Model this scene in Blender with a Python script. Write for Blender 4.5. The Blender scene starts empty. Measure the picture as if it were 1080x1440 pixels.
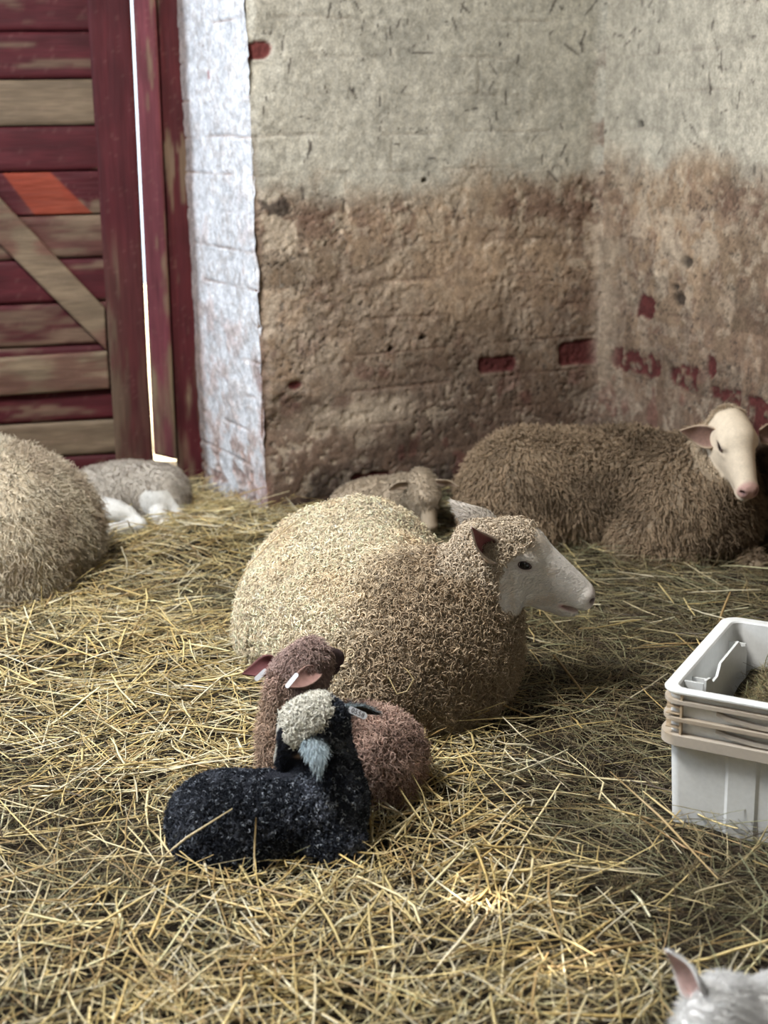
import bpy, math
import numpy as np
from mathutils import Vector, Matrix

rng = np.random.default_rng(7)
SC = bpy.context.scene
COL = SC.collection

# ------------------------------------------------------------------ camera
F_PX = 1950.0
PITCH = math.radians(15.6); ROLL = math.radians(-1.0); CAM_H = 1.25
cam_d = bpy.data.cameras.new('camera'); cam = bpy.data.objects.new('camera', cam_d); COL.objects.link(cam)
cam_d.sensor_fit = 'VERTICAL'; cam_d.sensor_height = 36.0; cam_d.sensor_width = 27.0
cam_d.lens = 36.0 * F_PX / 1440.0
cam.location = (0, 0, CAM_H)
CR = Matrix.Rotation(math.pi/2 - PITCH, 3, 'X') @ Matrix.Rotation(ROLL, 3, 'Z')
cam.rotation_euler = CR.to_euler()
cam_d.dof.use_dof = True; cam_d.dof.focus_distance = 2.95; cam_d.dof.aperture_fstop = 3.2
cam_d.clip_start = 0.05
SC.camera = cam
SC.view_settings.view_transform = 'Standard'; SC.view_settings.look = 'None'
SC.view_settings.gamma = 1.0; SC.view_settings.exposure = 0.0
SC.view_settings.use_curve_mapping = False
SC.render.engine = 'CYCLES'
SC.cycles.max_bounces = 5; SC.cycles.diffuse_bounces = 3; SC.cycles.glossy_bounces = 2
SC.cycles.transmission_bounces = 2; SC.cycles.sample_clamp_indirect = 4.0
SC.cycles.use_denoising = True

# ------------------------------------------------------------------ world and lights
W = bpy.data.worlds.new('world'); SC.world = W; W.use_nodes = True
W.node_tree.nodes['Background'].inputs[0].default_value = (0.80, 0.90, 1.0, 1)
W.node_tree.nodes['Background'].inputs[1].default_value = 2.5

def area(name, loc, target, sx, sy, energy, color):
    d = bpy.data.lights.new(name, 'AREA'); d.shape = 'RECTANGLE'; d.size = sx; d.size_y = sy
    d.energy = energy; d.color = color
    o = bpy.data.objects.new(name, d); COL.objects.link(o); o.location = loc
    o.rotation_euler = (Vector(target) - Vector(loc)).to_track_quat('-Z', 'Y').to_euler()
    return o
# daylight through an assumed, unseen opening in the left wall, and an added, unseen fill lamp behind the camera
area('assumed_window_daylight', (-2.50, 3.15, 1.92), (0.0, 3.15, 0.55), 1.5, 1.1, 62, (0.78, 0.88, 1.0))
area('assumed_overhead_light', (-1.35, 2.35, 2.86), (-0.95, 2.4, 0.0), 0.85, 0.8, 178, (1.0, 0.975, 0.93))  # lamp added below the ceiling for assumed overhead light; no hatch is built
area('fill_behind_camera', (-0.7, -1.95, 1.9), (0.3, 4.0, 1.0), 1.8, 1.6, 9, (1.0, 0.95, 0.87))
sun_d = bpy.data.lights.new('sun', 'SUN'); sun_d.energy = 30.0; sun_d.angle = math.radians(0.6); sun_d.color = (1.0, 0.90, 0.72)
sun = bpy.data.objects.new('sun', sun_d); COL.objects.link(sun)
SUN_FROM = Vector((-0.28, 0.62, 0.73)).normalized()
sun.rotation_euler = (-SUN_FROM).to_track_quat('-Z', 'Y').to_euler()

# ------------------------------------------------------------------ helpers
def ray(px, py):
    return CR @ Vector(((px-540)/F_PX, (720-py)/F_PX, -1.0))
def at(px, py, Y):
    """the place at depth Y that the photo shows at (px, py)"""
    d = ray(px, py); t = Y/d.y
    return np.array([d.x*t, Y, CAM_H + d.z*t])
def nrm(v):
    v = np.asarray(v, float); return v/np.maximum(np.linalg.norm(v, axis=-1, keepdims=True), 1e-9)

def _hash(ix, iy, iz, seed):
    h = (ix.astype(np.int64)*374761393 + iy.astype(np.int64)*668265263 + iz.astype(np.int64)*2147483647*3 + seed*1274126177) & 0xffffffff
    h = ((h ^ (h >> 13))*1274126177) & 0xffffffff
    h = ((h ^ (h >> 16))*2246822519) & 0xffffffff
    return ((h ^ (h >> 15)) & 0xffffff)/float(0xffffff)
def vnoise(P, scale, seed=0):
    Q = np.asarray(P, float)*scale
    i = np.floor(Q).astype(np.int64); f = Q - i; f = f*f*(3-2*f)
    r = 0
    for dx in (0, 1):
        for dy in (0, 1):
            for dz in (0, 1):
                w = (f[:, 0] if dx else 1-f[:, 0])*(f[:, 1] if dy else 1-f[:, 1])*(f[:, 2] if dz else 1-f[:, 2])
                r = r + w*_hash(i[:, 0]+dx, i[:, 1]+dy, i[:, 2]+dz, seed)
    return r
def fbm(P, scale, seed=0, octv=4, rough=0.5):
    a = 1.0; s = 0; t = 0
    for k in range(octv):
        s = s + a*vnoise(P, scale*2**k, seed+k*17); t += a; a *= rough
    return s/t
def sstep(a, b, x):
    t = np.clip((x-a)/(b-a), 0, 1); return t*t*(3-2*t)
def mixc(c1, c2, t):
    t = np.asarray(t)[:, None]; return np.asarray(c1)*(1-t) + np.asarray(c2)*t

def link(name, me, mat=None, parent=None, smooth=True):
    o = bpy.data.objects.new(name, me); COL.objects.link(o)
    if mat is not None: me.materials.append(mat)
    if smooth:
        me.polygons.foreach_set('use_smooth', np.ones(len(me.polygons), bool))
    if parent is not None:
        o.parent = parent; o.matrix_parent_inverse = parent.matrix_basis.inverted()
    return o
def fastmesh(name, V, quads, cols=None):
    me = bpy.data.meshes.new(name)
    V = np.ascontiguousarray(V, dtype=np.float32); quads = np.ascontiguousarray(quads, dtype=np.int32)
    n = quads.shape[1]
    me.vertices.add(len(V)); me.vertices.foreach_set('co', V.ravel())
    me.loops.add(quads.size); me.loops.foreach_set('vertex_index', quads.ravel())
    me.polygons.add(len(quads)); me.polygons.foreach_set('loop_start', np.arange(0, quads.size, n, dtype=np.int32))
    me.update(calc_edges=True)
    if cols is not None: setcol(me, cols)
    return me
def setcol(me, cols):
    a = me.color_attributes.new('col', 'FLOAT_COLOR', 'POINT')
    c = np.ones((len(cols), 4), np.float32); c[:, :3] = cols
    a.data.foreach_set('color', c.ravel())
def pmesh(name, V, F, cols=None):
    me = bpy.data.meshes.new(name); me.from_pydata([tuple(map(float, v)) for v in V], [], [tuple(map(int, f)) for f in F]); me.update()
    if cols is not None: setcol(me, np.asarray(cols))
    return me
def empty(name, loc, label=None, cat=None, group=None):
    o = bpy.data.objects.new(name, None); COL.objects.link(o); o.location = tuple(map(float, loc)); o.empty_display_size = 0.1
    tag(o, label, cat, group); return o
def tag(o, label=None, cat=None, group=None, kind=None):
    if label: o['label'] = label
    if cat: o['category'] = cat
    if group: o['group'] = group
    if kind: o['kind'] = kind
    return o

# ------------------------------------------------------------------ materials
def material(name, color=None, rough=0.8, attr=True, noise=None, bump=None, transl=0.0, spec=0.2, coat=0.0):
    """colour from the mesh's own coat or stain colours, broken up by procedural noise"""
    m = bpy.data.materials.new(name); m.use_nodes = True; nt = m.node_tree; N = nt.nodes; L = nt.links
    b = N['Principled BSDF']; b.inputs['Roughness'].default_value = rough
    b.inputs['Specular IOR Level'].default_value = spec
    b.inputs['Coat Weight'].default_value = coat
    if attr:
        a = N.new('ShaderNodeAttribute'); a.attribute_name = 'col'; src = a.outputs['Color']
    else:
        c = N.new('ShaderNodeRGB'); c.outputs[0].default_value = (*color, 1); src = c.outputs[0]
    tc = N.new('ShaderNodeTexCoord')
    if noise:
        for (scale, amt, stretch) in noise:
            mp = N.new('ShaderNodeMapping'); mp.inputs['Scale'].default_value = stretch
            L.new(tc.outputs['Object'], mp.inputs['Vector'])
            nz = N.new('ShaderNodeTexNoise'); nz.inputs['Scale'].default_value = scale; nz.inputs['Detail'].default_value = 5
            L.new(mp.outputs[0], nz.inputs['Vector'])
            mr = N.new('ShaderNodeMapRange'); mr.inputs['From Min'].default_value = 0.3; mr.inputs['From Max'].default_value = 0.7
            mr.inputs['To Min'].default_value = 1-amt; mr.inputs['To Max'].default_value = 1+amt
            L.new(nz.outputs['Fac'], mr.inputs['Value'])
            mx = N.new('ShaderNodeVectorMath'); mx.operation = 'SCALE'
            L.new(src, mx.inputs[0]); L.new(mr.outputs[0], mx.inputs['Scale']); src = mx.outputs[0]
    L.new(src, b.inputs['Base Color'])
    if bump:
        scale, strength, dist, stretch = bump
        mp = N.new('ShaderNodeMapping'); mp.inputs['Scale'].default_value = stretch
        L.new(tc.outputs['Object'], mp.inputs['Vector'])
        nz = N.new('ShaderNodeTexNoise'); nz.inputs['Scale'].default_value = scale; nz.inputs['Detail'].default_value = 4
        L.new(mp.outputs[0], nz.inputs['Vector'])
        bp = N.new('ShaderNodeBump'); bp.inputs['Strength'].default_value = strength; bp.inputs['Distance'].default_value = dist
        L.new(nz.outputs['Fac'], bp.inputs['Height']); L.new(bp.outputs[0], b.inputs['Normal'])
    if transl > 0:
        t = N.new('ShaderNodeBsdfTranslucent'); L.new(src, t.inputs['Color'])
        ms = N.new('ShaderNodeMixShader'); ms.inputs[0].default_value = transl
        L.new(b.outputs[0], ms.inputs[1]); L.new(t.outputs[0], ms.inputs[2])
        L.new(ms.outputs[0], N['Material Output'].inputs['Surface'])
    return m
U1 = (1, 1, 1)
M_wall = material('whitewashed_brick', rough=0.9, noise=[(13, 0.16, U1), (42, 0.24, U1), (150, 0.22, U1)], bump=(85, 0.5, 0.005, U1))
M_wood = material('painted_wood', rough=0.65, noise=[(9, 0.22, (0.25, 1, 2.2)), (55, 0.18, (0.12, 1, 2.5))], bump=(60, 0.35, 0.003, (0.12, 1, 2.5)))
M_woodv = material('painted_wood_upright', rough=0.65, noise=[(9, 0.22, (2.2, 1, 0.25)), (55, 0.18, (2.5, 1, 0.12))], bump=(60, 0.35, 0.003, (2.5, 1, 0.12)))
M_wool = material('wool', rough=0.85, transl=0.18, spec=0.15)
M_skin = material('short_coat', rough=0.7, noise=[(60, 0.06, U1), (400, 0.08, (0.4, 1, 1))], bump=(420, 0.35, 0.0012, (0.35, 1, 1)))
M_ear = material('ear_skin', rough=0.7, noise=[(120, 0.12, U1)], transl=0.15, bump=(500, 0.3, 0.001, U1))
M_eye = material('eye', (0.012, 0.010, 0.012), rough=0.08, attr=False, spec=0.7, noise=[(200, 0.2, U1)])
M_straw = material('straw', rough=0.38, transl=0.10, spec=0.55)
M_bed = material('bedding', rough=0.95, noise=[(60, 0.4, U1)], bump=(90, 0.8, 0.01, U1))
M_plastic = material('white_plastic', rough=0.42, spec=0.4, noise=[(14, 0.05, U1), (120, 0.04, U1)], bump=(40, 0.08, 0.002, U1))
M_tag = material('ear_tag_metal', (0.78, 0.82, 0.90), rough=0.45, attr=False, spec=0.5, noise=[(300, 0.08, U1)])
M_ink = material('tag_ink', (0.03, 0.03, 0.05), rough=0.7, attr=False, noise=[(300, 0.08, U1)])
M_plain = material('limewash', (0.20, 0.18, 0.15), rough=0.9, attr=False, noise=[(4, 0.15, U1), (30, 0.1, U1)], bump=(40, 0.5, 0.004, U1))
M_roofw = material('dark_planks', (0.10, 0.075, 0.055), rough=0.85, attr=False, noise=[(5, 0.3, (1, 0.1, 1))])
M_ground = material('outside_ground', (0.75, 0.66, 0.48), rough=0.9, attr=False, noise=[(6, 0.2, U1)])

# ------------------------------------------------------------------ simple solids
def box_vf(o, ex, ey, ez, a, b, off=0):
    V = []
    for (i, j, k) in ((0,0,0),(1,0,0),(1,1,0),(0,1,0),(0,0,1),(1,0,1),(1,1,1),(0,1,1)):
        c = [(a, b)[t][n] for n, t in enumerate((i, j, k))]
        V.append(np.asarray(o) + np.asarray(ex)*c[0] + np.asarray(ey)*c[1] + np.asarray(ez)*c[2])
    F = [(0,3,2,1),(4,5,6,7),(0,1,5,4),(1,2,6,5),(2,3,7,6),(3,0,4,7)]
    return V, [tuple(x+off for x in f) for f in F]
EX, EY, EZ = (1,0,0), (0,1,0), (0,0,1)
def boxes(name, lst, mat, parent=None, o=(0,0,0), ex=EX, ey=EY, ez=EZ, bevel=0.0, col=None):
    V = []; F = []; Cc = []
    for it in lst:
        a, b = it[0], it[1]
        v, f = box_vf(o, ex, ey, ez, a, b, len(V)); V += v; F += f
        Cc += [it[2] if len(it) > 2 else (col or (0.5, 0.5, 0.5))]*8
    me = pmesh(name, V, F, Cc)
    ob = link(name, me, mat, parent, smooth=False)
    if bevel:
        md = ob.modifiers.new('bevel', 'BEVEL'); md.width = bevel; md.segments = 2
    return ob

# ------------------------------------------------------------------ room plan
def dn(d):
    d = np.array([d[0], d[1], 0.0]); return d/np.linalg.norm(d)
BO = np.array([-0.392, 4.458, 0.0]); BD = dn((1.197, 0.542)); BN = np.array([BD[1], -BD[0], 0])      # back wall
RO = np.array([0.805, 5.0, 0.0]); RD = dn((0.34, -0.94)); RN = np.array([RD[1], -RD[0], 0])          # right wall
PO = BO.copy(); PD = dn((-0.258, 0.462)); PN = np.array([-PD[1], PD[0], 0])                           # pier reveal
DO = np.array([-0.70, 5.08, 0.0]); DD = dn((0.98, 0.19)); DN = np.array([DD[1], -DD[0], 0])          # door plane
ROOM_H = 2.9

def rock_wall(name, O, D, Nn, s0, s1, z0, z1, step, fn, thick=0.3, label=None):
    ns = int((s1-s0)/step)+1; nz = int((z1-z0)/step)+1
    s, z = np.meshgrid(np.linspace(s0, s1, ns), np.linspace(z0, z1, nz), indexing='ij')
    s = s.ravel(); z = z.ravel()
    disp, col = fn(s, z)
    V = O + np.outer(s, D) + np.outer(z, EZ) + np.outer(disp, Nn)
    idx = np.arange(ns*nz).reshape(ns, nz)
    Q = np.stack([idx[:-1, :-1].ravel(), idx[1:, :-1].ravel(), idx[1:, 1:].ravel(), idx[:-1, 1:].ravel()], 1)
    bv, bf = box_vf(O, D, Nn, EZ, (s0, -thick, z0), (s1, -0.08, z1), len(V))
    V = np.vstack([V, bv]); Q = np.vstack([Q, bf]); col = np.vstack([col, np.tile((0.3, 0.25, 0.2), (8, 1))])
    o = link(name, fastmesh(name, V, Q, col), M_wall); tag(o, label, kind='structure'); return o

WASH = np.array([0.54, 0.515, 0.44]); TAN = np.array([0.38, 0.28, 0.195]); BRN = np.array([0.155, 0.10, 0.075])
BLK = np.array([0.035, 0.028, 0.025]); RED = np.array([0.125, 0.036, 0.034]); PALE = np.array([0.49, 0.41, 0.32])

def course(s, z, seed, ch=0.1185, bl=0.32):
    """depth and line mask of the brick courses showing through the whitewash"""
    P = np.stack([s, z, np.zeros_like(s)], 1)
    zw = z + 0.012*(fbm(P, 5, seed, 2)-0.5)
    row = np.floor((zw-0.035)/ch); fz = (zw-0.035)/ch - row
    dz = np.minimum(fz, 1-fz)*ch
    fs0 = (s/bl + 0.5*(row % 2)); fs = fs0 - np.floor(fs0); ds = np.minimum(fs, 1-fs)*bl
    amt = sstep(0.47, 0.66, fbm(P, 5, seed+5, 3))
    line = np.maximum(1-sstep(0.0, 0.006, dz), 0.7*(1-sstep(0, 0.005, ds)))*amt
    tone = _hash(np.floor(fs0).astype(np.int64), row.astype(np.int64), row.astype(np.int64)*0, seed+77)
    return line, tone

def crack(P, scale, seed, w=0.02):
    n = fbm(P, scale, seed, 4, 0.6)
    return (1 - sstep(0, w, np.abs(n-0.5)))

def stains(s, z, P, seed, top=1.06, base_dark=1.0):
    n1 = fbm(P, 4.5, seed, 5, 0.6); n2 = fbm(P, 14, seed+3, 4, 0.65); n3 = fbm(P, 45, seed+9, 3, 0.6)
    n4 = fbm(P*np.array([1, 0.35, 1]), 6, seed+21, 4)
    col = np.tile(WASH, (len(s), 1))*(0.92+0.16*n2)[:, None]
    edge = top + 0.02 + 0.26*(n1-0.5) + 0.14*(n2-0.5)
    low = 1 - sstep(edge-0.09, edge+0.06, z)
    n5 = fbm(P, 26, seed+61, 4, 0.65); n6 = fbm(P, 8, seed+63, 3, 0.55)
    body = mixc(TAN*1.0, PALE, sstep(0.50, 0.60, n2)*0.9)
    body = mixc(body, TAN*0.62, sstep(0.48, 0.60, n4)*0.8)
    body = mixc(body, BRN*1.25, sstep(0.52, 0.60, n6)*sstep(0.44, 0.56, n5)*0.85)
    body = mixc(body, PALE*1.05, sstep(0.55, 0.60, n5)*0.55)
    col = mixc(col, body, low)
    band = np.exp(-((z-(top-0.10)-0.06*(n1-0.5))/0.075)**2)*sstep(0.34, 0.55, n4+0.15*(n2-0.5))
    col = mixc(col, BRN*1.3, 0.9*band*low*sstep(0.60, 0.50, n5))
    spots = sstep(0.51, 0.60, n2*0.5+n3*0.5)*low
    col = mixc(col, BRN*0.9, 0.85*spots*sstep(1.1, 0.35, z))
    grey = sstep(0.50, 0.66, n6)*(1-low); col = mixc(col, WASH*0.72, 0.55*grey)
    big = sstep(0.50, 0.60, fbm(P, 3.1, seed+81, 4, 0.6)); col = mixc(col, BRN*1.2, 0.55*big*low*sstep(0.62, 0.5, n5)); big2 = sstep(0.52, 0.62, fbm(P, 3.7, seed+83, 4, 0.6)); col = mixc(col, PALE*0.95, 0.5*big2*low*sstep(0.35, 0.5, n5))
    dirt = sstep(0.92, 0.10, z + 0.35*(n1-0.5)+0.22*(n2-0.5))*base_dark
    col = mixc(col, BRN*0.8, 0.88*dirt)
    flake = sstep(0.54, 0.6, n3*0.5+n2*0.5)*dirt
    col = mixc(col, PALE*0.85, 0.75*flake)
    deep = sstep(0.50, 0.62, n1)*sstep(0.30, 0.02, z+0.1*(n2-0.5))*base_dark
    col = mixc(col, BLK, 0.8*deep)
    redd = 0.6*sstep(0.62, 0.70, fbm(P, 11, seed+31, 3))*sstep(0.8, 0.3, z)
    col = mixc(col, RED*1.1, 0.7*redd)
    ck = np.maximum(crack(P, 16, seed+41, 0.010), crack(P, 34, seed+45, 0.014)*low)*sstep(0.36, 0.50, fbm(P, 5, seed+43, 2))*(0.28+0.72*low)
    col = mixc(col, BLK*1.6, 0.8*ck)
    fleck = sstep(0.83, 0.88, vnoise(P*np.array([1, 0.55, 1]), 75, seed+51)+0.16*(n3-0.5))*sstep(0.45, 0.65, vnoise(P, 9, seed+52))
    col = mixc(col, BLK*1.6, 0.85*fleck)
    g = np.random.default_rng(seed+5)
    for k in range(90):
        cs, cz, an, ln, wd_ = g.uniform(s.min(), s.max()), g.uniform(0.95, 1.75), g.normal(1.5, 0.55), g.uniform(0.004, 0.03), g.uniform(0.002, 0.0045)
        if g.random() < 0.2: an = g.normal(0, 0.25); ln *= 1.8; wd_ *= 0.7
        near = (np.abs(s-cs) < 0.07) & (np.abs(z-cz) < 0.07)
        if not near.any(): continue
        ds_, dz_ = s[near]-cs+0.02*(n2[near]-0.5), z[near]-cz; t_ = np.clip(ds_*math.cos(an)+dz_*math.sin(an), -ln, ln)
        d_ = np.hypot(ds_-t_*math.cos(an), dz_-t_*math.sin(an)); m_ = (1-sstep(wd_*0.5, wd_*1.4, d_))*0.8
        col[near] = mixc(col[near], BLK*1.8, m_)
    disp = 0.010*(n1-0.5)+0.005*(n2-0.5)+0.002*(n3-0.5) - 0.004*ck - 0.005*spots
    return disp, col

def patch(s, z, P, s0, s1, z0, z1, seed, rnd=0.02, jag=0.014):
    w = jag*(fbm(P, 30, seed, 3)-0.5)*2
    dx = np.maximum(np.maximum(s0-s, s-s1), 0-99)+rnd; dz = np.maximum(z0-z, z-z1)+rnd
    d = np.hypot(np.maximum(dx, 0), np.maximum(dz, 0)) + np.minimum(np.maximum(dx, dz), 0) - rnd + w
    return 1 - sstep(-0.003, 0.004, d)

def fn_back(s, z):
    P = np.stack([s, z, np.zeros_like(s)+3.3], 1)
    disp, col = stains(s, z, P, 11)
    line, row = course(s, z, 2)
    bz = sstep(1.05, 0.75, z); col = col*(1+0.40*(row-0.5)*bz)[:, None]; col = mixc(col, BRN*1.2, (0.25+0.45*bz)*line); disp = disp - 0.004*line
    # soot blot and pale plaster dab near the pier corner
    blot = patch(s, z, P, 0.01, 0.13, 0.985, 1.02, 91, 0.02, 0.03); col = mixc(col, BLK*1.3, 0.8*blot)
    dab = patch(s, z, P, 0.035, 0.14, 0.86, 0.975, 92, 0.03, 0.03); col = mixc(col, PALE*1.08, 0.85*dab)
    hi = np.exp(-((z-0.31)/0.06)**2 - ((s-0.35)/0.22)**2)*sstep(0.35, 0.55, fbm(P, 12, 95, 3)); col = mixc(col, PALE*1.05, 0.85*hi)
    warm = np.exp(-((z-0.75)/0.2)**2-((s-0.75)/0.35)**2); col = mixc(col, TAN*1.25, 0.45*warm)
    # bare bricks
    for (a, b, c, d, sd) in ((-0.01, 0.078, 1.448, 1.500, 61), (0.80, 0.955, 0.408, 0.462, 62), (1.13, 1.285, 0.405, 0.492, 63), (0.09, 0.145, 0.415, 0.445, 64), (0.31, 0.46, 0.045, 0.10, 65)):
        m = patch(s, z, P, a, b, c, d, sd, 0.02, 0.008)
        if c > 1: m = m*sstep(0.0, 0.01, 0.092-(s-0.0)-np.maximum(1.475-z, 0)*1.2) + patch(s, z, P, 0.0, 0.012, 1.425, 1.47, 66, 0.01, 0.008)
        m = np.clip(m, 0, 1)
        col = mixc(col, RED*(1.5 if c > 1 else 0.8), m); disp = disp - 0.009*m
    for (a, b, r) in ((0.467, 0.523, 0.014), (0.588, 0.55, 0.016), (0.60, 1.07, 0.012)):
        m = 1-sstep(r*0.5, r, np.hypot((s-a), (z-b)*1.6)+0.01*(fbm(P, 60, 77, 2)-0.5)); col = mixc(col, BLK, 0.9*m); disp = disp-0.02*m
    # corner seam run of whitewash and soot
    run = np.exp(-((s-1.30)/0.03)**2)*sstep(0.3, 0.5, z)*sstep(1.05, 0.8, z); col = mixc(col, PALE, 0.6*run)
    soot = sstep(0.10, 0.0, np.abs(1.30-s))*sstep(1.05, 1.2, z)*sstep(1.55, 1.35, z)*sstep(0.36, 0.56, fbm(P, 22, 97, 3)); col = mixc(col, BRN*1.5, 0.85*soot)
    # pier corner: worn, brown and with bricks biting through
    e = sstep(0.035, 0.0, s+0.02*(fbm(P, 20, 71, 3)-0.5))
    col = mixc(col, BRN*1.1, 0.75*e*sstep(1.35, 1.0, z)); disp = disp - 0.012*e*fbm(P, 24, 72, 3)
    wob = 0.035*(fbm(P*np.array([0, 1, 0])+5, 7, 73, 3)-0.5)*sstep(0.15, 0.0, s); disp = disp + wob
    disp = disp + 0.03*sstep(0.35, 0.0, z)*sstep(0.5, 0.0, s)*fbm(P, 9, 74, 3) + 0.035*sstep(1.22, 1.33, s)**2
    return disp, col
def fn_right(s, z):
    P = np.stack([s+9.1, z, np.zeros_like(s)+7.7], 1)
    disp, col = stains(s, z, P, 23, top=1.10)
    line, row = course(s, z, 5); bz = sstep(1.05, 0.75, z); col = col*(1+0.35*(row-0.5)*bz)[:, None]; col = mixc(col, BRN*1.2, (0.2+0.35*bz)*line); disp = disp - 0.003*line
    for (a, b, c, d, sd) in ((0.06, 0.40, 0.405, 0.475, 61), (0.46, 0.63, 0.405, 0.470, 62), (0.70, 0.86, 0.40, 0.445, 68), (0.24, 0.345, 0.60, 0.675, 63), (0.66, 0.72, 0.47, 0.53, 64), (0.90, 1.02, 0.33, 0.44, 65)):
        m = patch(s, z, P, a, b, c, d, sd, 0.02, 0.02)
        if sd != 63: m = m*sstep(0.30, 0.42, fbm(P, 40, sd, 3))
        col = mixc(col, RED*0.8, m); disp = disp - 0.008*m
    for (a, b, r) in ((0.529, 0.806, 0.024), (0.496, 0.684, 0.03), (0.47, 0.72, 0.016), (0.211, 1.237, 0.013)):
        m = 1-sstep(r*0.5, r, np.hypot((s-a)*0.6, (z-b))+0.012*(fbm(P, 60, 77, 2)-0.5)); col = mixc(col, BLK, 0.85*m); disp = disp-0.015*m
    disp = disp + 0.03*sstep(0.10, 0.0, s)**2
    run = np.exp(-((s-0.03)/0.05)**2)*sstep(0.2, 0.5, z)*sstep(1.05, 0.8, z); col = mixc(col, PALE*0.9, 0.5*run)
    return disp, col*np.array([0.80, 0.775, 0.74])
def fn_pier(s, z):
    P = np.stack([s+3.1, z, np.zeros_like(s)+1.7], 1)
    n1 = fbm(P, 5, 31, 4); n2 = fbm(P, 20, 33, 4, 0.6); n3 = fbm(P, 60, 35, 2)
    col = np.tile((0.56, 0.58, 0.62), (len(s), 1))*(0.9+0.2*n2)[:, None]
    pk = sstep(0.50, 0.64, n1*0.6+n2*0.4)*sstep(1.4, 0.5, z); col = mixc(col, (0.44, 0.33, 0.31), 0.6*pk)
    low = sstep(0.55, 0.05, z+0.25*(n2-0.5)); col = mixc(col, (0.36, 0.26, 0.22), 0.7*low*sstep(0.42, 0.58, n2))
    rd = sstep(0.53, 0.62, n2)*sstep(0.30, 0.05, z)+sstep(0.52, 0.6, n1)*sstep(0.12, 0.0, s)*sstep(0.8, 0.4, z)
    col = mixc(col, (0.22, 0.11, 0.09), 0.7*np.clip(rd, 0, 1))
    gr = sstep(0.5, 0.62, n2*0.5+n3*0.5); col = mixc(col, (0.40, 0.37, 0.36), 0.5*gr)
    line, row = course(s, z, 8, 0.1185, 0.45); col = mixc(col, BRN*1.8, 0.65*line)
    ck = crack(P, 12, 47, 0.006)*sstep(0.5, 0.6, n1); col = mixc(col, BRN*1.5, 0.6*ck)
    chip = patch(s, z, P, 0.30, 0.335, 1.40, 1.435, 81, 0.01, 0.012); col = mixc(col, RED*2.2, 0.6*chip)
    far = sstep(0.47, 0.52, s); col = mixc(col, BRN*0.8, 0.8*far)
    disp = 0.018*(n1-0.5)+0.010*(n2-0.5)+0.004*(n3-0.5) - 0.008*line - 0.01*np.clip(rd, 0, 1)
    return disp, col
rock_wall('wall_back', BO, BD, BN, 0.0, 1.36, -0.12, ROOM_H, 0.006, fn_back, thick=0.35)
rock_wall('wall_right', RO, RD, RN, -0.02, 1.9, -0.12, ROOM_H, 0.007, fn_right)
rock_wall('wall_pier', PO, PD, PN, 0.0, 0.56, -0.12, ROOM_H, 0.006, fn_pier, thick=0.12)

# the rest of the shell: floor, ceiling with assumed gaps that let sun slivers in, plain walls out of the picture
tag(boxes('floor', [((-2.62, -2.1, -0.30), (4.0, 5.12, -0.12))], M_plain), kind='structure')
def hole_at(x, y, z=0.02):
    k = (ROOM_H+0.03 - z)/SUN_FROM.z; return x+SUN_FROM.x*k, y+SUN_FROM.y*k
holes = []
for (px, py, w, l) in ((672, 1262, 0.11, 0.045), (795, 1338, 0.13, 0.03)):
    d = ray(px, py); t = (0.02-CAM_H)/d.z; hx, hy = hole_at(d.x*t, d.y*t); holes.append((hx-w/2, hx+w/2, hy-l/2, hy+l/2))
holes.sort(key=lambda h: h[2])
cb = []; y = -2.1; Z0, Z1 = ROOM_H+0.02, ROOM_H+0.035
for h in holes:
    cb.append(((-2.7, y, Z0), (4.0, h[2], Z1)))
    cb.append(((-2.7, h[2], Z0), (h[0], h[3], Z1))); cb.append(((h[1], h[2], Z0), (4.0, h[3], Z1))); y = h[3]
cb.append(((-2.7, y, Z0), (4.0, 6.0, Z1)))
tag(boxes('ceiling', cb, M_roofw), kind='structure')
tag(boxes('wall_left', [((-2.62, -2.1, -0.12), (-2.42, 2.3, 2.9)), ((-2.62, 4.0, -0.12), (-2.42, 4.85, 2.9)), ((-2.62, 2.3, -0.12), (-2.42, 4.0, 1.3)), ((-2.62, 2.3, 2.55), (-2.42, 4.0, 2.9))], M_plain), kind='structure')  # gap left for the assumed window, out of view
tag(boxes('wall_front', [((-2.62, -2.3, -0.12), (4.0, -2.1, 2.9))], M_plain), kind='structure')
tag(boxes('wall_side', [((1.50, -2.1, -0.12), (1.70, 3.25, 2.9)), ((-1.0, 0, 0), (-1.0, 0, 0))][:1], M_plain, o=(0, 0, 0)), kind='structure')
tag(boxes('wall_door', [((-1.9, -0.22, -0.12), (-1.02, -0.02, 2.9)), ((-1.02, -0.22, 2.35), (0.24, -0.02, 2.9)), ((0.115, -0.22, -0.12), (0.24, -0.06, 2.35))], M_plain, o=DO, ex=DD, ey=DN), kind='structure')
tag(boxes('trim_3', [((-2.62, 2.24, 1.24), (-2.38, 2.30, 2.61)), ((-2.62, 4.0, 1.24), (-2.38, 4.06, 2.61)), ((-2.62, 2.30, 1.24), (-2.38, 4.0, 1.30)), ((-2.62, 2.30, 2.55), (-2.38, 4.0, 2.61))], M_wood, col=(0.10, 0.02, 0.025)), kind='structure')  # frame round the assumed, unseen window
tag(boxes('ground_outside', [((-6, 5.40, -0.30), (4, 12, -0.03))], M_ground), kind='structure')

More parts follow.
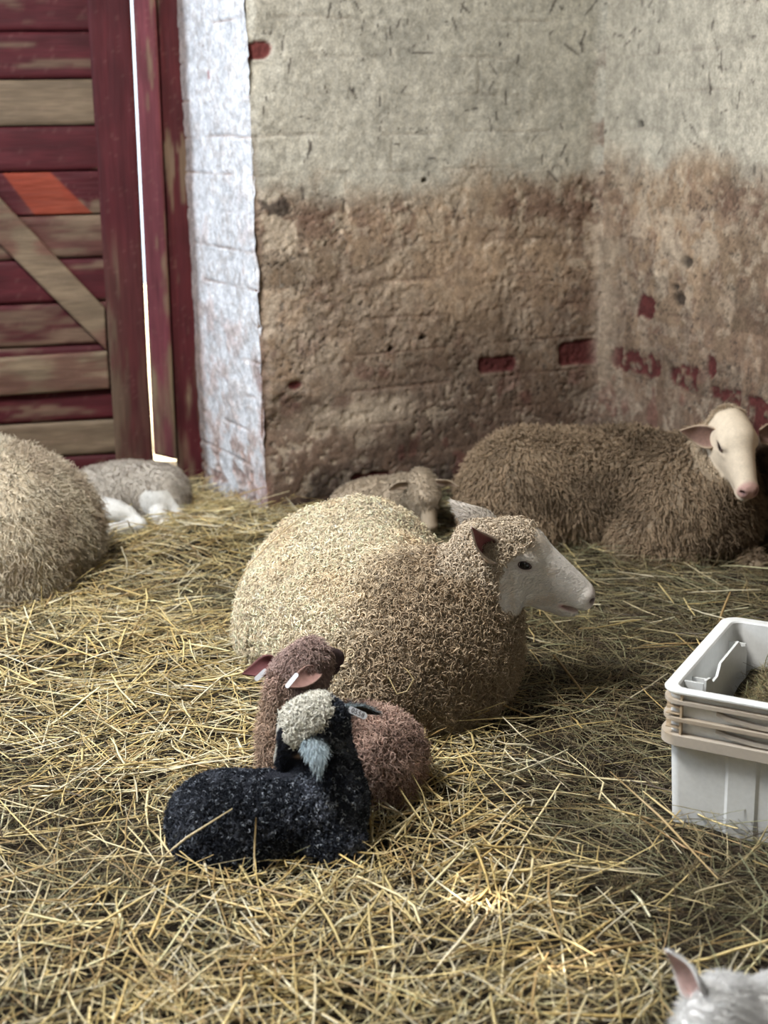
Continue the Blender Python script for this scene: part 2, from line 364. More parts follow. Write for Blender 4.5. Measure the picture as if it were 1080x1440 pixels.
# ------------------------------------------------------------------ red barn door
def board(name, poly, y0, y1, mat, parent, paint, bare, baref, seed, step=0.008, lab=None, axis=0):
    """a plank: front face gridded inside a quad given in (s, z); paint worn back to bare wood by baref(s, z, noise)"""
    p = np.array(poly, float)      # 4 corners: bl, br, tr, tl
    w = max(np.linalg.norm(p[1]-p[0]), 0.02); h = max(np.linalg.norm(p[3]-p[0]), 0.02)
    nu = max(3, int(w/step)); nv = max(3, int(h/step))
    u, v = np.meshgrid(np.linspace(0, 1, nu), np.linspace(0, 1, nv), indexing='ij'); u = u.ravel(); v = v.ravel()
    sz = np.outer((1-u)*(1-v), p[0]) + np.outer(u*(1-v), p[1]) + np.outer(u*v, p[2]) + np.outer((1-u)*v, p[3])
    P = np.stack([sz[:, 0], sz[:, 1], np.zeros(len(u))+seed], 1)
    st = np.array([0.25, 2.0, 1]) if axis == 0 else np.array([2.0, 0.25, 1])
    g = fbm(P*st, 14, seed, 4, 0.6); g2 = fbm(P, 9, seed+3, 3); g3 = fbm(P*st, 60, seed+5, 2)
    wear = np.clip(baref(sz[:, 0], sz[:, 1], g, g2), 0, 1)
    col = mixc(np.array(paint)*(0.75+0.5*g2)[:, None], np.array(bare)*(0.7+0.6*g)[:, None], wear)
    sc = sstep(0.86, 0.90, vnoise(P*np.array([1, 1, 1]), 120, seed+8)); col = mixc(col, (0.3, 0.18, 0.15), 0.09*sc)
    ed = np.minimum(np.minimum(u*w, (1-u)*w), np.minimum(v*h, (1-v)*h)); rnd = 0.003*(1-sstep(0, 0.006, ed))
    dep = y1 + 0.0015*(g3-0.5)*2 - rnd
    V = DO + np.outer(sz[:, 0], DD) + np.outer(sz[:, 1], EZ) + np.outer(dep, DN)
    idx = np.arange(nu*nv).reshape(nu, nv)
    Q = np.stack([idx[:-1, :-1].ravel(), idx[1:, :-1].ravel(), idx[1:, 1:].ravel(), idx[:-1, 1:].ravel()], 1)
    loop = np.concatenate([idx[:, 0], idx[-1, 1:], idx[-2::-1, -1], idx[0, -2:0:-1]])
    back = len(V)+np.arange(len(loop)); VB = V[loop].copy(); VB += np.outer((y0-dep[loop]), DN)
    nx = np.roll(np.arange(len(loop)), -1)
    SQ = np.stack([loop, back, back[nx], loop[nx]], 1)
    V = np.vstack([V, VB]); col = np.vstack([col, col[loop]*0.9]); Q = np.vstack([Q, SQ])
    return V, Q, col
def join_parts(name, parts, mat, parent=None):
    V = []; Q = []; C = []; n = 0
    for v, q, c in parts:
        V.append(v); Q.append(q+n); C.append(c); n += len(v)
    return link(name, fastmesh(name, np.vstack(V), np.vstack(Q), np.vstack(C)), mat, parent, smooth=False)
PAINT = (0.060, 0.010, 0.013); BARE = (0.155, 0.115, 0.075)
door = bpy.data.objects.new('door_1', None); COL.objects.link(door); door.location = tuple(DO); door['kind'] = 'structure'
door.rotation_euler = (0, 0, math.atan2(DD[1], DD[0]))
bpy.context.view_layer.update()
zs = [-0.1, 0.09, 0.222, 0.34, 0.50, 0.655, 0.81, 0.962, 1.113, 1.266, 1.421, 1.577, 1.73, 1.89, 2.05, 2.2, 2.36]
parts = []
for i in range(len(zs)-1):
    a, b = zs[i]+0.0025, zs[i+1]-0.0025
    if abs(zs[i]-1.266) < 0.01: bf = lambda s, z, g, g2: 0.92+0*g
    elif i == 1: bf = lambda s, z, g, g2: 0.75+0.3*g
    elif i == 7: bf = lambda s, z, g, g2: sstep(0.48, 0.6, g2)*0.7*sstep(-0.6, -0.35, s)
    elif i == 6: bf = lambda s, z, g, g2: 0.25+0.5*sstep(0.4, 0.6, g)
    elif i == 4: bf = lambda s, z, g, g2: 0.55*sstep(0.45, 0.65, g)
    else: bf = lambda s, z, g, g2: 0.5*sstep(0.62, 0.72, g)
    v, q, c = board('b', [(-1.05, a), (-0.16, a), (-0.16, b), (-1.05, b)], -0.025, 0.0, M_wood, None, PAINT, BARE, bf, 100+i*7, step=0.012 if i != 7 else 0.005)
    if i == 7:      # the old brighter red paint left in a slanting strip
        rel = (v-DO); s_ = rel@DD; z_ = rel[:, 2]
        t = (1.113-z_)/0.15; m = sstep(-0.60, -0.595, s_-0.10*t+0.02)*sstep(-0.455, -0.46, s_-0.14*t)
        c = mixc(c, (0.20, 0.036, 0.018), 0.9*m)
    parts.append((v, q, c))
bv, bq = box_vf(DO, DD, DN, EZ, (-1.05, -0.05, -0.1), (-0.17, -0.027, 2.36))
parts.append((np.array(bv), np.array(bq), np.tile((0.03, 0.008, 0.008), (8, 1))))  # added dark backing, blocks light leaking through the board gaps
join_parts('door_boards', parts, M_wood, door)
wornl = lambda s, z, g, g2: sstep(0.95, 0.75, z)*(0.25+0.75*sstep(0.4, 0.62, g))*(0.4+0.6*sstep(-0.2, -0.29, s))
join_parts('stile', [board('s', [(-0.300, -0.1), (-0.168, -0.1), (-0.132, 2.36), (-0.283, 2.36)], 0.0, 0.032, M_woodv, door, PAINT, (0.095, 0.062, 0.042), wornl, 211, axis=1)], M_woodv, door)
heavy = lambda s, z, g, g2: 0.45+0.5*sstep(0.4, 0.6, g*0.5+g2*0.5)
join_parts('rail', [board('r', [(-1.05, 0.328), (-0.302, 0.338), (-0.302, 0.476), (-1.05, 0.462)], 0.0, 0.028, M_wood, door, (0.10, 0.022, 0.022), BARE, heavy, 221)], M_wood, door)
join_parts('brace', [board('d', [(-1.02, 1.30), (-0.303, 0.478), (-0.300, 0.632), (-0.93, 1.385)], 0.0, 0.028, M_wood, door, (0.10, 0.022, 0.022), BARE, heavy, 231)], M_wood, door)
fr = lambda s, z, g, g2: 0.7*sstep(0.60, 0.70, g)+0.5*sstep(0.5, 0.3, z)*sstep(0.4, 0.6, g)
o = join_parts('trim_1', [board('j', [(-0.158, 0.085), (-0.077, 0.06), (-0.048, 2.36), (-0.121, 2.36)], -0.03, 0.03, M_woodv, None, (0.12, 0.032, 0.042), BARE, fr, 241, axis=1)], M_woodv); o['kind'] = 'structure'
o = join_parts('trim_2', [board('k', [(-0.076, -0.1), (0.040, -0.1), (0.064, 2.36), (-0.050, 2.36)], -0.06, 0.008, M_woodv, None, PAINT, BARE, fr, 251, axis=1)], M_woodv); o['kind'] = 'structure'

# ------------------------------------------------------------------ organic bodies: smooth blended solids, one skin each
def rotm(fwd, up=(0, 0, 1)):
    x = nrm(fwd); z = np.asarray(up, float); z = nrm(z - x*np.dot(z, x)); y = np.cross(z, x)
    return np.stack([x, y, z], 1)          # columns: local axes in world
class Body:
    def __init__(s): s.p = []
    def ell(s, c, r, R=None, k=0.03, sub=False):
        s.p.append(('e', np.array(c, float), np.array(r, float), np.eye(3) if R is None else R, k, sub)); return s
    def cone(s, a, b, r1, r2, k=0.03, sub=False):
        s.p.append(('c', np.array(a, float), np.array(b, float), (r1, r2), k, sub)); return s
    def sdf(s, P):
        D = None
        for q in s.p:
            if q[0] == 'e':
                L = (P-q[1])@q[3]; k0 = np.linalg.norm(L/q[2], axis=1); k1 = np.linalg.norm(L/(q[2]**2), axis=1)
                d = k0*(k0-1)/np.maximum(k1, 1e-6); k, sub = q[4], q[5]
            else:
                a, b, (r1, r2) = q[1], q[2], q[3]; ba = b-a; t = np.clip(((P-a)@ba)/max(ba@ba, 1e-9), 0, 1)
                d = np.linalg.norm(P-a-t[:, None]*ba, axis=1)-(r1+(r2-r1)*t); k, sub = q[4], q[5]
            if D is None: D = d; continue
            if sub:
                h = np.clip(0.5-0.5*(D+d)/k, 0, 1); D = D*(1-h)-d*h+k*h*(1-h)
            else:
                h = np.clip(0.5+0.5*(D-d)/k, 0, 1); D = D*(1-h)+d*h-k*h*(1-h)
        return D
    def bounds(s):
        lo = []; hi = []
        for q in s.p:
            if q[-1]: continue
            if q[0] == 'e': m = max(q[2]); ext = np.sqrt(((q[3]*q[2])**2).sum(1)); lo.append(q[1]-ext); hi.append(q[1]+ext)
            else:
                for c, r in ((q[1], q[3][0]), (q[2], q[3][1])): lo.append(c-r); hi.append(c+r)
        return np.min(lo, 0), np.max(hi, 0)
    def mesh(s, h):
        lo, hi = s.bounds(); lo = lo-0.03; hi = hi+0.03
        n = np.ceil((hi-lo)/h).astype(int)+1
        m = 4; nc = np.ceil(n/m).astype(int)+1; H = h*m
        ax = [lo[i]+H*np.arange(nc[i]) for i in range(3)]
        G = np.stack(np.meshgrid(*ax, indexing='ij'), -1).reshape(-1, 3); FC = s.sdf(G).reshape(nc)
        n = (nc-1)*m+1
        F = np.full(n, 1.0, np.float32)
        FCu = np.repeat(np.repeat(np.repeat(FC, m, 0), m, 1), m, 2)[:n[0], :n[1], :n[2]]
        F[:] = FCu
        near = np.argwhere(np.abs(FCu) < H*2.6)
        for ch in range(0, len(near), 400000):
            I = near[ch:ch+400000]; F[I[:, 0], I[:, 1], I[:, 2]] = s.sdf(lo+I*h)
        ins = F < 0
        c8 = [ins[dx:n[0]-1+dx, dy:n[1]-1+dy, dz:n[2]-1+dz] for dx in (0, 1) for dy in (0, 1) for dz in (0, 1)]
        anyc = np.logical_or.reduce(c8); allc = np.logical_and.reduce(c8); act = anyc & ~allc
        A = np.argwhere(act); idm = np.full(act.shape, -1, np.int64); idm[A[:, 0], A[:, 1], A[:, 2]] = np.arange(len(A))
        acc = np.zeros((len(A), 3)); cnt = np.zeros(len(A))
        corners = [(dx, dy, dz) for dx in (0, 1) for dy in (0, 1) for dz in (0, 1)]
        for a_ in corners:
            for axx in range(3):
                if a_[axx] == 1: continue
                b_ = list(a_); b_[axx] = 1
                f0 = F[A[:, 0]+a_[0], A[:, 1]+a_[1], A[:, 2]+a_[2]]; f1 = F[A[:, 0]+b_[0], A[:, 1]+b_[1], A[:, 2]+b_[2]]
                cr = (f0 < 0) != (f1 < 0); t = np.where(cr, f0/np.where(cr, f0-f1, 1), 0)
                pos = np.array(a_, float)+np.zeros((len(A), 3)); pos[:, axx] += t
                acc[cr] += pos[cr]; cnt[cr] += 1
        V = lo + (A+acc/np.maximum(cnt, 1)[:, None])*h
        # settle on the true surface
        for _ in range(2):
            e = h*0.4; d0 = s.sdf(V); g = np.stack([s.sdf(V+np.eye(3)[i]*e)-s.sdf(V-np.eye(3)[i]*e) for i in range(3)], 1)/(2*e)
            V = V - np.clip(d0, -h, h)[:, None]*g/np.maximum((g*g).sum(1), 0.25)[:, None]
        Qs = []
        for axx in range(3):
            sl0 = [slice(0, None)]*3; sl1 = [slice(0, None)]*3; sl0[axx] = slice(0, -1); sl1[axx] = slice(1, None)
            a0 = ins[tuple(sl0)]; a1 = ins[tuple(sl1)]; ed = np.argwhere(a0 != a1)
            o1, o2 = [i for i in range(3) if i != axx]
            ok = (ed[:, o1] > 0) & (ed[:, o2] > 0) & (ed[:, o1] < n[o1]-1) & (ed[:, o2] < n[o2]-1); ed = ed[ok]
            def vid(d1, d2):
                c = ed.copy(); c[:, o1] -= d1; c[:, o2] -= d2; return idm[c[:, 0], c[:, 1], c[:, 2]]
            q = np.stack([vid(1, 1), vid(0, 1), vid(0, 0), vid(1, 0)], 1)
            flip = a0[ed[:, 0], ed[:, 1], ed[:, 2]]
            if axx == 1: flip = ~flip
            q[~flip] = q[~flip][:, ::-1]; Qs.append(q)
        Q = np.vstack(Qs); Q = Q[(Q >= 0).all(1)]
        e = h*0.4; g = np.stack([s.sdf(V+np.eye(3)[i]*e)-s.sdf(V-np.eye(3)[i]*e) for i in range(3)], 1)
        return V, Q, nrm(g)

def strands(name, V, Q, Nn, mask, n, L, r, cr, turns, pts, color, mat, parent, lay=0.3, droop=(0, 0, -1), rnd=0.35, sides=3, cvar=0.15, tipc=1.0, seed=1, lift=0.0, field=None, cw=None):
    """wool: every lock is its own small curled tube rooted in the skin"""
    g = np.random.default_rng(seed)
    qm = mask[Q].min(1) > 0.5
    Qm = Q[qm]; a = np.linalg.norm(np.cross(V[Qm[:, 2]]-V[Qm[:, 0]], V[Qm[:, 3]]-V[Qm[:, 1]]), axis=1)
    n = int(n)
    pick = g.choice(len(Qm), n, p=a/a.sum()); u, v = g.random(n), g.random(n)
    q = Qm[pick]; w = [(1-u)*(1-v), u*(1-v), u*v, (1-u)*v]
    B = sum(w[i][:, None]*V[q[:, i]] for i in range(4)); NN = nrm(sum(w[i][:, None]*Nn[q[:, i]] for i in range(4)))
    up = NN[:, 2] > -0.55; B = B[up]; NN = NN[up]; pick = q[up]; n = len(B)
    dr = np.tile(np.asarray(droop, float), (n, 1)) if np.ndim(droop) == 1 else droop(B, NN)
    if field: dr = dr + 1.1*np.stack([fbm(B, field, 301+i, 2)-0.5 for i in range(3)], 1)*2
    T = dr-NN*(dr*NN).sum(1, keepdims=True)
    A = nrm(NN*(1-lay)+T*lay+g.normal(0, rnd, (n, 3))*0.6)
    X = nrm(np.cross(A, g.normal(0, 1, (n, 3)))); Y = np.cross(A, X)
    LL = L*(0.65+0.7*g.random(n)); CR_ = cr*(0.6+0.8*g.random(n)); TU = turns*(0.6+0.8*g.random(n))*np.where(g.random(n) < .5, 1, -1); ph = g.random(n)*6.28
    t = np.linspace(0, 1, pts)
    PH = ph[:, None]+2*np.pi*TU[:, None]*t[None]
    amp = CR_[:, None]*np.minimum(1, t*3)[None]
    C = (B-NN*lift)[:, None]+A[:, None]*(LL[:, None]*t[None])[..., None]+X[:, None]*((np.cos(PH)-np.cos(ph)[:, None])*amp)[..., None]+Y[:, None]*((np.sin(PH)-np.sin(ph)[:, None])*amp)[..., None]
    C = C + np.array([0, 0, -1])*(LL[:, None]*0.35*t[None]**2)[..., None]*lay
    Tn = nrm(np.gradient(C, axis=1)); E1 = nrm(np.cross(Tn, A[:, None]+0.01*X[:, None]+0*Tn)); bad = np.abs((Tn*A[:, None]).sum(-1)) > 0.98
    E1 = np.where(bad[..., None], X[:, None]+0*Tn, E1); E1 = nrm(E1-Tn*(E1*Tn).sum(-1, keepdims=True)); E2 = np.cross(Tn, E1)
    # keep frames from flipping
    for k in range(1, pts):
        sgn = np.sign((E1[:, k]*E1[:, k-1]).sum(1)); sgn[sgn == 0] = 1; E1[:, k] *= sgn[:, None]; E2[:, k] *= sgn[:, None]
    rad = r*(0.7+0.6*g.random(n))[:, None]*(1-0.75*t**2)[None]
    VV = []
    for k in range(sides):
        an = 2*np.pi*k/sides; VV.append(C+rad[..., None]*(np.cos(an)*E1+np.sin(an)*E2))
    VV = np.stack(VV, 2).reshape(-1, 3)
    base = np.arange(n)[:, None, None]*(pts*sides)+np.arange(pts-1)[None, :, None]*sides+np.arange(sides)[None, None]
    nxt = base-np.arange(sides)[None, None]+((np.arange(sides)+1) % sides)[None, None]
    QQ = np.stack([base, nxt, nxt+sides, base+sides], -1).reshape(-1, 4)
    c = color(B, NN) if callable(color) else np.tile(color, (n, 1))
    if cw is not None: pass
    c = c*(1+cvar*g.normal(0, 1, n)).clip(0.4, 1.8)[:, None]
    cc = c[:, None]*(1+(tipc-1)*t[None])[..., None]; cc = np.repeat(cc[:, :, None], sides, 2).reshape(-1, 3).clip(0.002, 0.95)
    return link(name, fastmesh(name, VV, QQ, cc), mat, parent)

def head_parts(B, c, R, s=1.0, m=1.0, cran=1.0, k=0.02, mouth=0.004, cz=0.060):
    """sheep head: local x to the nose, y to its left, z up"""
    def w(p): return np.asarray(c)+R@(np.array(p, float)*s)
    r = lambda a: np.array(a)*s
    mx = lambda x: x if x < 0.04 else 0.04+(x-0.04)*m
    def P(x, y, z): return w((mx(x), y, z))
    kk = k*s
    B.ell(P(-0.005, 0, 0.0), r((.072*cran, .053*cran, cz*cran)), R, kk*2)
    B.ell(P(.037, 0, .028), r((.052, .046*cran, .040)), R, kk)
    B.cone(P(.055, 0, .022), P(.172, 0, -.024), .040*s, .024*s, kk)
    B.cone(P(.045, 0, -.020), P(.168, 0, -.040), .044*s, .024*s, kk)
    B.cone(P(-.005, 0, -.050), P(.150, 0, -.070), .043*s, .018*s, kk)
    for y in (-1, 1):
        B.ell(P(.020, .024*y, -.034), r((.058, .022, .040)), R, kk)
        B.ell(P(.052, .041*y, .021), r((.026, .012, .012)), R, kk*0.7)           # brow over the eye
        B.ell(P(.058, .036*y, -.006), r((.024, .010, .009)), R, kk*0.7)          # cheek bone
        B.ell(P(.180, .013*y, -.030), r((.019, .013, .018)), R, kk*0.5)          # nostril wing
    B.ell(P(.176, 0, -.044), r((.022, .024, .014)), R, kk*0.5)                   # upper lip
    B.ell(P(.160, 0, -.071), r((.024, .018, .012)), R, kk*0.5)                   # chin
    B.ell(P(.178, 0, -.0580), r((.040, .045, mouth)), R, 0.004*s, True)          # mouth
    for y in (-1, 1):
        B.ell(P(.0575, .054*y, .0085), r((.0155, .013, .0105)), R, 0.006*s, True)   # eye socket
        B.ell(P(.193, .0185*y, -.026), r((.011, .0065, .0055)), R, 0.004*s, True)  # nostril
    return P
def head_local(V, c, R, s, m):
    L = ((V-np.asarray(c))@R)/s; L = L.copy(); f = L[:, 0] > 0.04; L[f, 0] = 0.04+(L[f, 0]-0.04)/m; return L

def sphere_mesh(name, c, r, mat, parent, R=None, sc=(1, 1, 1), seg=20, ring=12, cols=None):
    th = np.linspace(0, np.pi, ring); ph = np.linspace(0, 2*np.pi, seg, endpoint=False)
    T, Pp = np.meshgrid(th, ph, indexing='ij')
    p = np.stack([np.sin(T)*np.cos(Pp), np.sin(T)*np.sin(Pp), np.cos(T)], -1).reshape(-1, 3)*r*np.array(sc)
    if R is not None: p = p@R.T
    i = np.arange(ring*seg).reshape(ring, seg); j = np.roll(i, -1, 1)
    Q = np.stack([i[:-1].ravel(), i[1:].ravel(), j[1:].ravel(), j[:-1].ravel()], 1)
    cc = None if cols is None else np.tile(cols, (len(p), 1))
    return link(name, fastmesh(name, p+np.asarray(c), Q, cc), mat, parent)

def eyes(c, R, s, P, parent, lid=(0.3, 0.25, 0.22), sides=(-1, 1)):
    for y in sides:
        e = P(.0575, .0385*y, .0085)
        eo = sphere_mesh('eye', e, .0118*s, M_eye, parent, R)
        # eyelid rim: an almond ring round the ball
        a = np.linspace(0, 2*np.pi, 28, endpoint=False); rr = []
        for k in range(5):
            b = 2*np.pi*k/5; rad = 0.0018*s*np.cos(b); out = 0.0018*s*np.sin(b)
            pt = np.stack([(.0128*s+rad)*np.cos(a), np.full(28, (.0080*s)*y)+out, (.0078*s+rad)*np.sin(a)*(1-0.25*np.cos(a))], 1); rr.append(pt)
        p = np.stack(rr, 1).reshape(-1, 3)@R.T+e
        i = np.arange(28*5).reshape(28, 5); n1 = np.roll(i, -1, 0); n2 = np.roll(i, -1, 1); n3 = np.roll(n1, -1, 1)
        Q = np.stack([i.ravel(), n1.ravel(), n3.ravel(), n2.ravel()], 1)
        link('eyelid', fastmesh('eyelid', p, Q, np.tile(lid, (len(p), 1))), M_skin, eo)

def ear(name, base, tip, face, W_, parent, cout, cin, cup=1.0, th=0.0035, curl=0.0, label=None, hairc=None, nh=250, hl=0.008):
    base = np.asarray(base, float); D = np.asarray(tip, float)-base; L = np.linalg.norm(D); D = D/L
    Nf = np.asarray(face, float); Nf = nrm(Nf-D*(Nf@D)); X = np.cross(D, Nf)
    nu, nv = 18, 11
    u = np.linspace(0, 1, nu); v = np.linspace(-1, 1, nv)
    wd = W_*(0.42+0.58*np.sin(np.pi*np.clip(u*1.05+0.02, 0, 1)**0.85))*np.sqrt(np.clip(1-u**4.0, 0.002, 1))*(1-0.35*u)
    wd[-1] = W_*0.03
    ang = (1.9-1.25*sstep(0, 0.7, u))*cup
    G = []
    for lay in (0, 1):
        off = -th*lay
        U_, V_ = np.meshgrid(u, v, indexing='ij'); a = ang[:, None]*V_; rr = wd[:, None]/np.maximum(np.sin(np.minimum(ang, 1.57))[:, None], 0.3)
        rr2 = rr-off
        p = base+D*(L*U_)[..., None]+X*(rr2*np.sin(a))[..., None]-Nf*(rr2*np.cos(a)-rr*0.75)[..., None]
        p = p + Nf*(curl*L*U_**2)[..., None]
        G.append(p.reshape(-1, 3))
    V = np.vstack(G); i = np.arange(nu*nv).reshape(nu, nv)
    Qi = np.stack([i[:-1, :-1].ravel(), i[:-1, 1:].ravel(), i[1:, 1:].ravel(), i[1:, :-1].ravel()], 1)
    Qo = Qi[:, ::-1]+nu*nv
    lp = np.concatenate([i[:, 0], i[-1, 1:], i[-2::-1, -1], i[0, -2:0:-1]]); nx = np.roll(lp, -1)
    Qe = np.stack([lp, nx, nx+nu*nv, lp+nu*nv], 1)
    cin_ = np.tile(cin, (nu*nv, 1)); cout_ = np.tile(cout, (nu*nv, 1))
    edge = sstep(0.75, 1.0, np.abs(np.tile(v, nu))); cin_ = mixc(cin_, cout, edge)
    o = link(name, fastmesh(name, V, np.vstack([Qi, Qo, Qe]), np.vstack([cin_, cout_])), M_ear, parent)
    if label: o['label'] = label
    if hairc is not None:
        Vo = V[nu*nv:]; Nn_ = nrm(np.cross(np.gradient(Vo.reshape(nu, nv, 3), axis=0), np.gradient(Vo.reshape(nu, nv, 3), axis=1))).reshape(-1, 3)
        cen = Vo.reshape(nu, nv, 3).mean(1, keepdims=True)+Nf*0.05; sg = np.sign((Nn_.reshape(nu, nv, 3)*(Vo.reshape(nu, nv, 3)-cen)).sum(-1)).reshape(-1, 1); Nn_ = Nn_*sg
        strands('ear_hair', Vo, Qi, Nn_, np.ones(len(Vo)), nh, hl, 0.0005, 0.0008, 0.3, 4, hairc, M_wool, o, lay=0.65, droop=tuple(D), rnd=0.25, seed=int(1000*abs(base[0]))+5)
    return o

def col_skin(V, HL, white, wool, nose, mouth=(0.45, 0.18, 0.16), tan=None):
    """coat colours of face and body, by place on the animal"""
    C = np.tile(wool, (len(V), 1)).astype(float)
    return C

# ------------------------------------------------------------------ the ewe in the middle
def shadow_free_dirt(B, c1, c2, scale, seed, lo=0.45, hi=0.65):
    return mixc(np.tile(c1, (len(B), 1)), c2, sstep(lo, hi, fbm(B, scale, seed, 3)))

def main_ewe():
    A = nrm(np.array([0.36, -0.93, 0.0])); R = rotm(A)
    root = empty('sheep', (-0.03, 3.1, 0.0), 'cream curly-fleeced ewe lying in the middle, white face in profile to the right', 'sheep')
    bpy.context.view_layer.update()
    b = Body()
    b.ell((-0.065, 3.13, 0.115), (0.43, 0.25, 0.205), R, 0.05)
    b.ell((-0.190, 3.20, 0.075), (0.17, 0.17, 0.18), R, 0.035)
    b.ell((-0.075, 3.34, 0.135), (0.19, 0.215, 0.205), R, 0.05)
    b.ell((0.065, 2.92, 0.105), (0.21, 0.235, 0.20), R, 0.05)
    b.ell((0.02, 2.83, 0.05), (0.14, 0.17, 0.13), R, 0.04)
    hc = at(696, 771, 2.93); HR = rotm((1.0, -0.07, -0.38), (0.02, -0.14, 1)); s = 1.13; mm = 1.15
    neck0 = np.array([0.075, 2.93, 0.19])
    b.cone(neck0, hc+np.array([-0.03, 0.0, -0.055]), 0.150, 0.072, 0.05)
    b.cone((0.12, 2.89, 0.10), hc+np.array([-0.01, 0, -0.06]), 0.12, 0.07, 0.05)
    b.cone((0.13, 2.89, 0.12), hc+np.array([0.015, 0, -0.085]), 0.11, 0.055, 0.04)
    P = head_parts(b, hc, HR, s, m=mm, mouth=0.006, cran=0.94, cz=0.047)
    V, Q, N = b.mesh(0.0042)
    HL = head_local(V, hc, HR, s, mm)
    n = fbm(V, 30, 5, 3)
    bound = 0.022+0.030*sstep(0.0, 0.05, HL[:, 2])+0.020*sstep(-0.02, -0.10, HL[:, 2])+0.012*(n-0.5)
    face = sstep(-0.004, 0.004, HL[:, 0]-bound)*sstep(-0.004, 0.004, HL[:, 2]+0.066+0.55*(HL[:, 0]-0.03)+0.01*(n-0.5))*(HL[:, 0] < 0.26)
    V = V + N*((0.022*(fbm(V, 7, 15, 2)-0.5)+0.012*(fbm(V, 16, 16, 2)-0.5))*(1-sstep(-0.16, -0.08, HL[:, 0])*sstep(-0.2, -0.12, HL[:, 2])))[:, None]
    wool = np.array((0.60, 0.49, 0.35))
    white = mixc(np.tile((0.80, 0.76, 0.71), (len(V), 1)), (0.62, 0.50, 0.38), sstep(0.50, 0.68, fbm(V, 22, 8, 3))*sstep(0.03, 0.0, HL[:, 2])*0.5)
    tan = np.exp(-((HL[:, 0]-0.045)/0.04)**2)*sstep(0.02, 0.045, HL[:, 2]); white = mixc(white, (0.60, 0.44, 0.26), 0.6*tan)
    nose = sstep(0.178, 0.192, HL[:, 0]+0.25*(HL[:, 2]+0.03))*sstep(-0.047, -0.040, HL[:, 2])*sstep(0.002, -0.012, HL[:, 2])
    white = mixc(white, (0.42, 0.30, 0.29), 0.35*nose)
    nos = np.zeros(len(V))
    for y in (-1, 1): nos = np.maximum(nos, np.exp(-(((HL[:, 0]-.191)/.011)**2+((HL[:, 1]-.0175*y)/.009)**2+((HL[:, 2]+.026)/.0065)**2)))
    white = mixc(white, (0.05, 0.02, 0.025), np.clip(1.3*nos, 0, 1))
    mou = np.exp(-((HL[:, 2]+0.0585)/0.0055)**2)*sstep(0.135, 0.15, HL[:, 0]); white = mixc(white, (0.40, 0.13, 0.12), 0.85*mou)
    ey = np.exp(-(((HL[:, 0]-.0585)/.017)**2+((HL[:, 2]-.0085)/.012)**2))*(np.abs(HL[:, 1]) > 0.02); white = mixc(white, (0.22, 0.17, 0.17), 0.75*ey)
    col = mixc(np.tile(wool*0.8, (len(V), 1)), white, face)
    body = link('body', fastmesh('body', V, Q, col), M_skin, root)
    dirty = lambda B, Nn: mixc(mixc(np.tile((0.80, 0.69, 0.51), (len(B), 1)), (0.64, 0.47, 0.28), 0.6*sstep(0.5, 0.66, fbm(B, 8, 71, 3))*sstep(0.22, 0.32, B[:, 2])), (0.37, 0.28, 0.19), 0.88*sstep(-0.05, 0.14, B[:, 0]+0.45*(3.0-B[:, 1])+0.1*(fbm(B, 6, 72, 2)-0.5)))  # neck and chest darker: dirt plus shade put into the wool colour
    mask = (1-face)*(V[:, 2] > -0.03)*(V[:, 1] < 3.75)
    hd = HL[:, 0] > -0.10; headm = mask*hd*(np.abs(HL[:, 1]) < 0.09)*(HL[:, 2] > -0.07)
    bodym = mask*(1-(headm > 0))
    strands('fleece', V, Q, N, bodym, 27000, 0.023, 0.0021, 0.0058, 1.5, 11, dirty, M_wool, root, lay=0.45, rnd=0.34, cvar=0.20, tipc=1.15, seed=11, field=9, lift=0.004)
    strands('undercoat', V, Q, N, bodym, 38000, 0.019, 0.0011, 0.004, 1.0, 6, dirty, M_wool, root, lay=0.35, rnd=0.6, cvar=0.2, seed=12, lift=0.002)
    strands('head_wool', V, Q, N, headm, 2800, 0.011, 0.0018, 0.0048, 1.1, 8, (0.60, 0.50, 0.38), M_wool, root, lay=0.35, rnd=0.4, cvar=0.15, seed=13)
    strands('face_fur', V, Q, N, face*(mou < .3)*(nose < .3)*(nos < .1)*(ey < 0.5), 9000, 0.0055, 0.00035, 0.0004, 0.2, 3, (0.82, 0.80, 0.77), M_wool, root, lay=0.86, droop=tuple(-HR[:, 0]+np.array([0, 0, -0.3])), rnd=0.12, cvar=0.08, seed=14)
    eyes(hc, HR, s, P, root, lid=(0.10, 0.07, 0.07))
    # lashes of the near eye
    eb = at(687, 748, 2.955)
    ear('ear', at(692, 750, 2.985), at(633, 703, 3.02), (0.1, 1.0, 0.05), 0.035, root, (0.50, 0.45, 0.40), (0.42, 0.24, 0.22), cup=0.9, hairc=(0.62, 0.58, 0.52), nh=900)
    ear('ear', at(688, 784, 2.885), at(664, 742, 2.79), (0.75, -0.40, 0.10), 0.029, root, (0.62, 0.52, 0.43), (0.20, 0.07, 0.07), cup=1.15, hairc=(0.62, 0.55, 0.46), nh=500)
    return root, V, Q, N
EWE = main_ewe()

